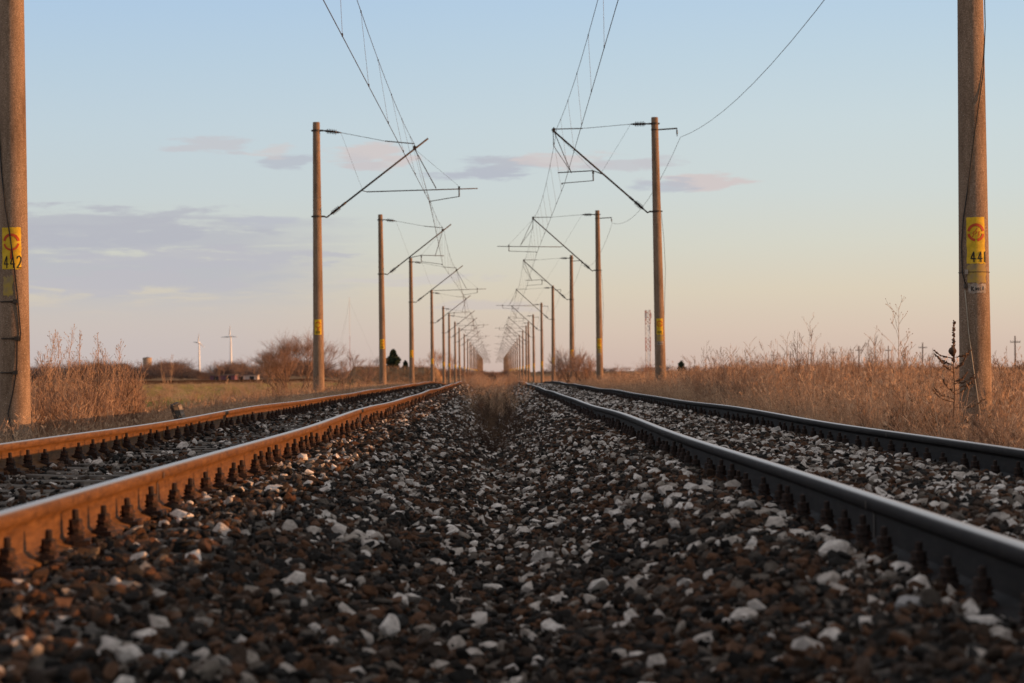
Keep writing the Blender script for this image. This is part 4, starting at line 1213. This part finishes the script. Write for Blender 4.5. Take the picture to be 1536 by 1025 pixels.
def evergreen(px, top_y, d, wd, label, seed):
    r = random.Random(seed)
    p = at(px, 556, d); z = float(gnd(p.x, d)); h = at(px, top_y, d).z-z
    root = empty('evergreen_tree', (p.x, d, z), label, 'tree', 'dark evergreens on the skyline')
    mb = MB(); mb.tube([(0, 0, -.1), (0, 0, h*.95)], [h*.03, h*.006], 6); mb.build('trunk', M['bark'], root)
    mb = MB()
    for k in range(2600):
        t = r.random()**.8; rad = wd*min(1, (1-t)*2.4)**.7*(.85+.2*math.sin(t*17+seed))+.03*wd
        a = r.uniform(0, 6.28); q = rad*math.sqrt(r.uniform(.15, 1))*(.92+.16*math.sin(3*a+seed+4*t))
        c = Vector((q*math.cos(a), q*math.sin(a), h*(.12+.88*t)+r.uniform(-.03, .03)*h))
        u = Vector((r.uniform(-1, 1), r.uniform(-1, 1), r.uniform(-.6, .8))).normalized()*h*.045; v = u.cross(Vector((r.uniform(-1, 1), r.uniform(-1, 1), r.uniform(-1, 1)))).normalized()*h*.022
        mb.add([c-u-v, c+u-v, c+u+v, c-u+v], [(0, 1, 2, 3)])
    mb.build('crown', M['needle'], root)
evergreen(590, 526, 520, 1.75, 'dark dense evergreen tree just right of the third left-hand mast', 3)
evergreen(608, 542, 560, 1.0, 'small dark evergreen bush right of the dense evergreen tree', 5)
evergreen(1022, 542, 500, .9, 'small dark evergreen tree on the horizon right of the second right-hand mast', 7)

# distant hedgerow that reads as one mass
hm = []
for i in range(6):
    tr, cr = bare_tree(40+i, 1.0, 1.0, 3, 4, 6)
    zmax = max(v[2] for v in cr.v)
    cr.v = [(a/zmax, b/zmax, c/zmax) for a, b, c in cr.v]
    cr.v += []; hm.append(cr.mesh('hedge_shrub', M['hedge']))
HG = proto_collection('hedge_kind', hm)
r = np.random.RandomState(17)
px = np.concatenate([r.uniform(-20, 480, 330), r.uniform(690, 795, 70), r.uniform(480, 700, 60), r.uniform(800, 1560, 120)])
dd = np.where(px < 700, r.uniform(480, 620, len(px)), r.uniform(760, 1050, len(px)))
X = (px-740)/F*dd; Y = dd
env = np.where(px < 700, 2.1+3.6*vnoise(px, px*0, 32, 8)+1.6*r.rand(len(px)), 2.0+1.2*vnoise(px, px*0, 50, 9)+.8*r.rand(len(px)))
H = env*(.6+.45*r.rand(len(px))); H = np.where((px > 695) & (px < 795), 2.2+1.6*r.rand(len(px)), H); H = np.where((px > 480) & (px < 700), H*.7, H)
scatter('distant_hedge', HG, np.stack([X, Y, gnd(X, Y)], -1), np.stack([0*X, 0*X, r.rand(len(X))*6.28], -1), np.stack([H*1.5, H*1.5, H], -1), r.randint(0, 6, len(X)), np.clip(r.rand(len(X))*.6+.4*vnoise(px, px*0, 30, 4), 0, 1))

# low earth banks
def ridge(name, x0, x1, y, h, wd, mat, label=None):
    xs = np.linspace(x0, x1, 60); v = []; f = []
    r = np.random.RandomState(int(y))
    for x in xs:
        e = min(1, (x-x0)/(.12*(x1-x0)), (x1-x)/(.12*(x1-x0)))
        e = max(0, e); e = e*e*(3-2*e)
        z = float(gnd(x, y)); hh = h*e*(.9+.12*r.rand())
        for dy, k in ((-wd, -.1), (-wd*.55, .6), (-wd*.25, 1), (wd*.3, 1), (wd, -.1)): v.append((x, y+dy, z+hh*k if k > 0 else z-.1))
    for i in range(len(xs)-1):
        for k in range(4): a = i*5+k; f.append((a, a+5, a+6, a+1))
    me = bpy.data.meshes.new(name); me.from_pydata(v, [], f); me.materials.append(mat)
    o = bpy.data.objects.new(name, me); COL.objects.link(o); tag(o, kind='structure')
ridge('field_bank', -110, -24, 452, .8, 2.0, M['bank'])
ridge('embankment', -25, -7.5, 400, 2.9, 6., M['soil'])

# ------------------------------------------------------------------ far structures
def turbine(px, hub_y, d, R_, blades, label, seed):
    p = at(px, hub_y, d); z = float(gnd(p.x, d)); h = p.z-z
    root = empty('wind_turbine', (p.x, d, z), label, 'wind turbine', 'wind turbines on the left horizon')
    mb = MB(); zs = np.linspace(-1, h-1, 9); mb.tube([(0, 0, q) for q in zs], [3.6-2.0*k/8 for k in range(9)], 16); mb.build('tower', M['turbine'], root, True)
    mb = MB(); mb.tube([(0, -5, h), (0, -4, h), (0, 5, h), (0, 6.5, h)], [1.6, 2.1, 2.1, 1.2], 10); mb.build('nacelle', M['turbine'], root, True)
    mb = MB(); mb.lathe((0, -8.5, h), (0, -5, h), [(0, .3), (.3, 1.3), (1, 1.9)], 10); mb.build('hub', M['turbine'], root, True)
    for ang, l in blades:
        a = R(ang); u = Vector((math.cos(a), 0, math.sin(a))); v = Vector((-math.sin(a), 0, math.cos(a)))
        mb = MB(); c0 = Vector((0, -7, h)); vs = []; fs = []
        for t, wd, th in ((0, 1.6, 1.5), (.08, 2.0, 1.4), (.2, 3.6, .8), (.5, 2.4, .5), (.8, 1.5, .3), (1, .5, .12)):
            for sx, sy in ((-.35, 0), (0, -.5), (.65, 0), (0, .5)): vs.append(c0+u*l*t+v*wd*sx+Vector((0, sy*th, 0)))
        for k in range(5):
            for q in range(4): fs.append((k*4+q, k*4+(q+1) % 4, k*4+4+(q+1) % 4, k*4+4+q))
        fs += [(3, 2, 1, 0), (20, 21, 22, 23)]
        mb.add(vs, fs); mb.build('blade', M['turbine'], root, True)
    root.rotation_euler.z = R(-12)
turbine(298.5, 514, 6600, 25, [(84, 27), (173, 15), (322, 22)], 'smaller white wind turbine, the left one of the pair on the horizon', 1)
turbine(346, 505, 5800, 25, [(88, 28), (183, 23), (-5, 20)], 'taller white wind turbine, the right one of the pair on the horizon', 2)

p = at(221, 555, 1500); z = float(gnd(p.x, 1500))
root = empty('water_tower', (p.x, 1500, z), 'squat round water tower above the bare hedge, far left', 'water tower')
t1, t0 = at(221, 537, 1500).z-z, at(221, 549.5, 1500).z-z
mb = MB(); mb.tube([(0, 0, 0), (0, 0, t0)], [1.5, 1.3], 16); mb.build('shaft', M['brickpale'], root, True)
mb = MB(); mb.lathe((0, 0, t0-.6), (0, 0, t1), [(0, 1.5), (.1, 2.7), (.92, 2.8), (.93, 2.95), (1, 2.95)], 24); mb.build('tank', M['brickpale'], root)
mb = MB(); mb.lathe((0, 0, t1), (0, 0, t1+.5), [(0, 2.7), (.6, 1.4), (1, .3)], 24); mb.build('tank_roof', M['roof'], root)
mb = MB(); mb.tube([(0, 0, t1+.4), (0, 0, t1+1.6)], .05, 4); mb.build('finial', M['darkmetal'], root)

def lattice(px, top_y, d, wd, name, label, cat, bands, taper=1.):
    p = at(px, 552, d); z = float(gnd(p.x, d)); h = at(px, top_y, d).z-z
    root = empty(name, (p.x, d, z), label, cat)
    n = 14
    for b in range(bands):
        mb = MB()
        for k in range(int(n*b/bands), int(n*(b+1)/bands)):
            z0, z1 = h*k/n, h*(k+1)/n; w0 = wd/2*(1-(1-taper)*k/n); w1 = wd/2*(1-(1-taper)*(k+1)/n)
            c = [(-1, -1), (1, -1), (1, 1), (-1, 1)]
            for i in range(4):
                a, e = c[i], c[(i+1) % 4]
                mb.tube([(a[0]*w0, a[1]*w0, z0), (a[0]*w1, a[1]*w1, z1)], .10 if wd > 1 else .05, 4)
                mb.tube([(a[0]*w0, a[1]*w0, z0), (e[0]*w1, e[1]*w1, z1)], .06 if wd > 1 else .03, 4)
                mb.tube([(e[0]*w0, e[1]*w0, z0), (a[0]*w1, a[1]*w1, z1)], .06 if wd > 1 else .03, 4)
                mb.tube([(a[0]*w0, a[1]*w0, z0), (e[0]*w0, e[1]*w0, z0)], .06 if wd > 1 else .03, 4)
        mb.build('lattice_section', M['mastred'] if b % 2 == 0 else M['mastwhite'], root)
    return root, h
root, h = lattice(972.5, 466, 1000, 2.0, 'lattice_tower', 'red and white lattice radio tower left of the second right-hand mast', 'radio tower', 5)
mb = MB(); mb.box((0, 0, h+.05), (2.5, 2.5, .15)); mb.build('top_platform', M['mastwhite'], root)
for k, (a, zz) in enumerate(((0, .92), (2.1, .94), (4.2, .92), (1., .72))):
    mb = MB(); mb.box((1.35*math.cos(a), 1.35*math.sin(a), h*zz), (.5, .5, 2.2)); mb.build('panel_antenna', M['mastwhite'], root)
root, h = lattice(525, 446, 3000, .7, 'radio_mast', 'very thin radio mast between the second and third left-hand masts', 'radio mast', 2)
for k in range(3):
    a = k*2.1
    mb = MB(); mb.tube([(0, 0, h*.95), (h*.4*math.cos(a), h*.4*math.sin(a), 0)], .04, 4); mb.build('guy_wire', M['wire'], root)

# telegraph poles in a row across the right-hand field
tops = [(1523, 504, 495), (1384, 514, 603), (1333, 519, 654), (1288.5, 519, 708), (1250, 523, 761), (1217, 524, 815), (1186, 527, 870), (1160, 528, 924)]
WORDS = ['right of the mast numbered 441, at the right edge', 'just left of the dark spiky plant, left of mast 441', 'behind the tall forked weed', 'fourth from the right, standing clear against the sky', 'fifth from the right, behind bushy weeds', 'sixth from the right, among the wispy weeds', 'seventh from the right, among the wispy weeds', 'farthest and smallest, at the left end of its row']
proto = None
for (px, ty, d), wd_ in zip(tops, WORDS):
    p = at(px, 550, d); z = float(gnd(p.x, d)); h = at(px, ty, d).z-z
    lab = 'wooden telegraph pole with crossarm, '+wd_
    if proto is None:
        root = empty('telegraph_pole', (p.x, d, z), lab, 'telegraph pole', 'telegraph poles across the right-hand field'); H0 = h
        mb = MB(); mb.tube([(0, 0, -.5), (0, 0, h)], [.20, .13], 8); mb.build('pole_shaft', M['wood'], root)
        mb = MB(); mb.box((0, -.17, h-1.3), (2.1, .12, .16)); mb.build('crossarm', M['wood'], root)
        for k in (-.95, -.45, .45, .95):
            mb = MB(); mb.lathe((k, -.17, h-1.22), (k, -.17, h-.95), [(0, .03), (.4, .03), (.5, .07), (.9, .06), (1, .02)], 8); mb.build('insulator', M['porcelain'], root)
        proto = root
    else:
        root = copy_tree(proto); root.location = (p.x, d, z); root['label'] = lab; root.scale = (1, 1, h/H0)
    root.rotation_euler.y = rnd.uniform(-.012, .012)

# low buildings at the far side of the left field
def shed(px0, px1, top_y, d, dep, wall, label, name='low_building', door=True, gable=False):
    a = at(px0, 566, d); b = at(px1, 566, d); z = float(gnd(a.x, d)); h = at(px0, top_y, d).z-z; L_ = b.x-a.x
    root = empty(name, ((a.x+b.x)/2, d, z), label, 'building', 'low buildings beyond the left field')
    mb = MB(); mb.box((0, dep/2, h/2-.1), (L_, dep, h+.2)); mb.build('wall', wall, root)
    mb = MB()
    if gable: mb.add([(-L_/2-.3, -.3, h), (L_/2+.3, -.3, h), (L_/2+.3, dep+.3, h), (-L_/2-.3, dep+.3, h), (-L_/2-.3, dep/2, h+1.3), (L_/2+.3, dep/2, h+1.3)], [(0, 1, 5, 4), (2, 3, 4, 5), (0, 4, 3), (1, 2, 5), (3, 2, 1, 0)])
    else: mb.box((0, dep/2, h+.06), (L_+.4, dep+.4, .2))
    mb.build('roof', M['roof'], root)
    k = max(2, int(L_/3.5))
    for i in range(k):
        x = -L_/2+L_*(i+.5)/k
        mb = MB(); mb.box((x, -.02, h*.6), (.9, .06, .8)); mb.build('window', M['dark'], root)
shed(315, 352, 563.4, 470, 5, M['purple'], 'long low building with faded purple wall beyond the left field')
shed(353, 386, 563.2, 475, 5, M['palewall'], 'low pale building right of the purple one, beyond the left field')
shed(172, 187, 553, 640, 8, M['palewall'], 'small pale peach house left of the water tower', 'small_house', gable=True)
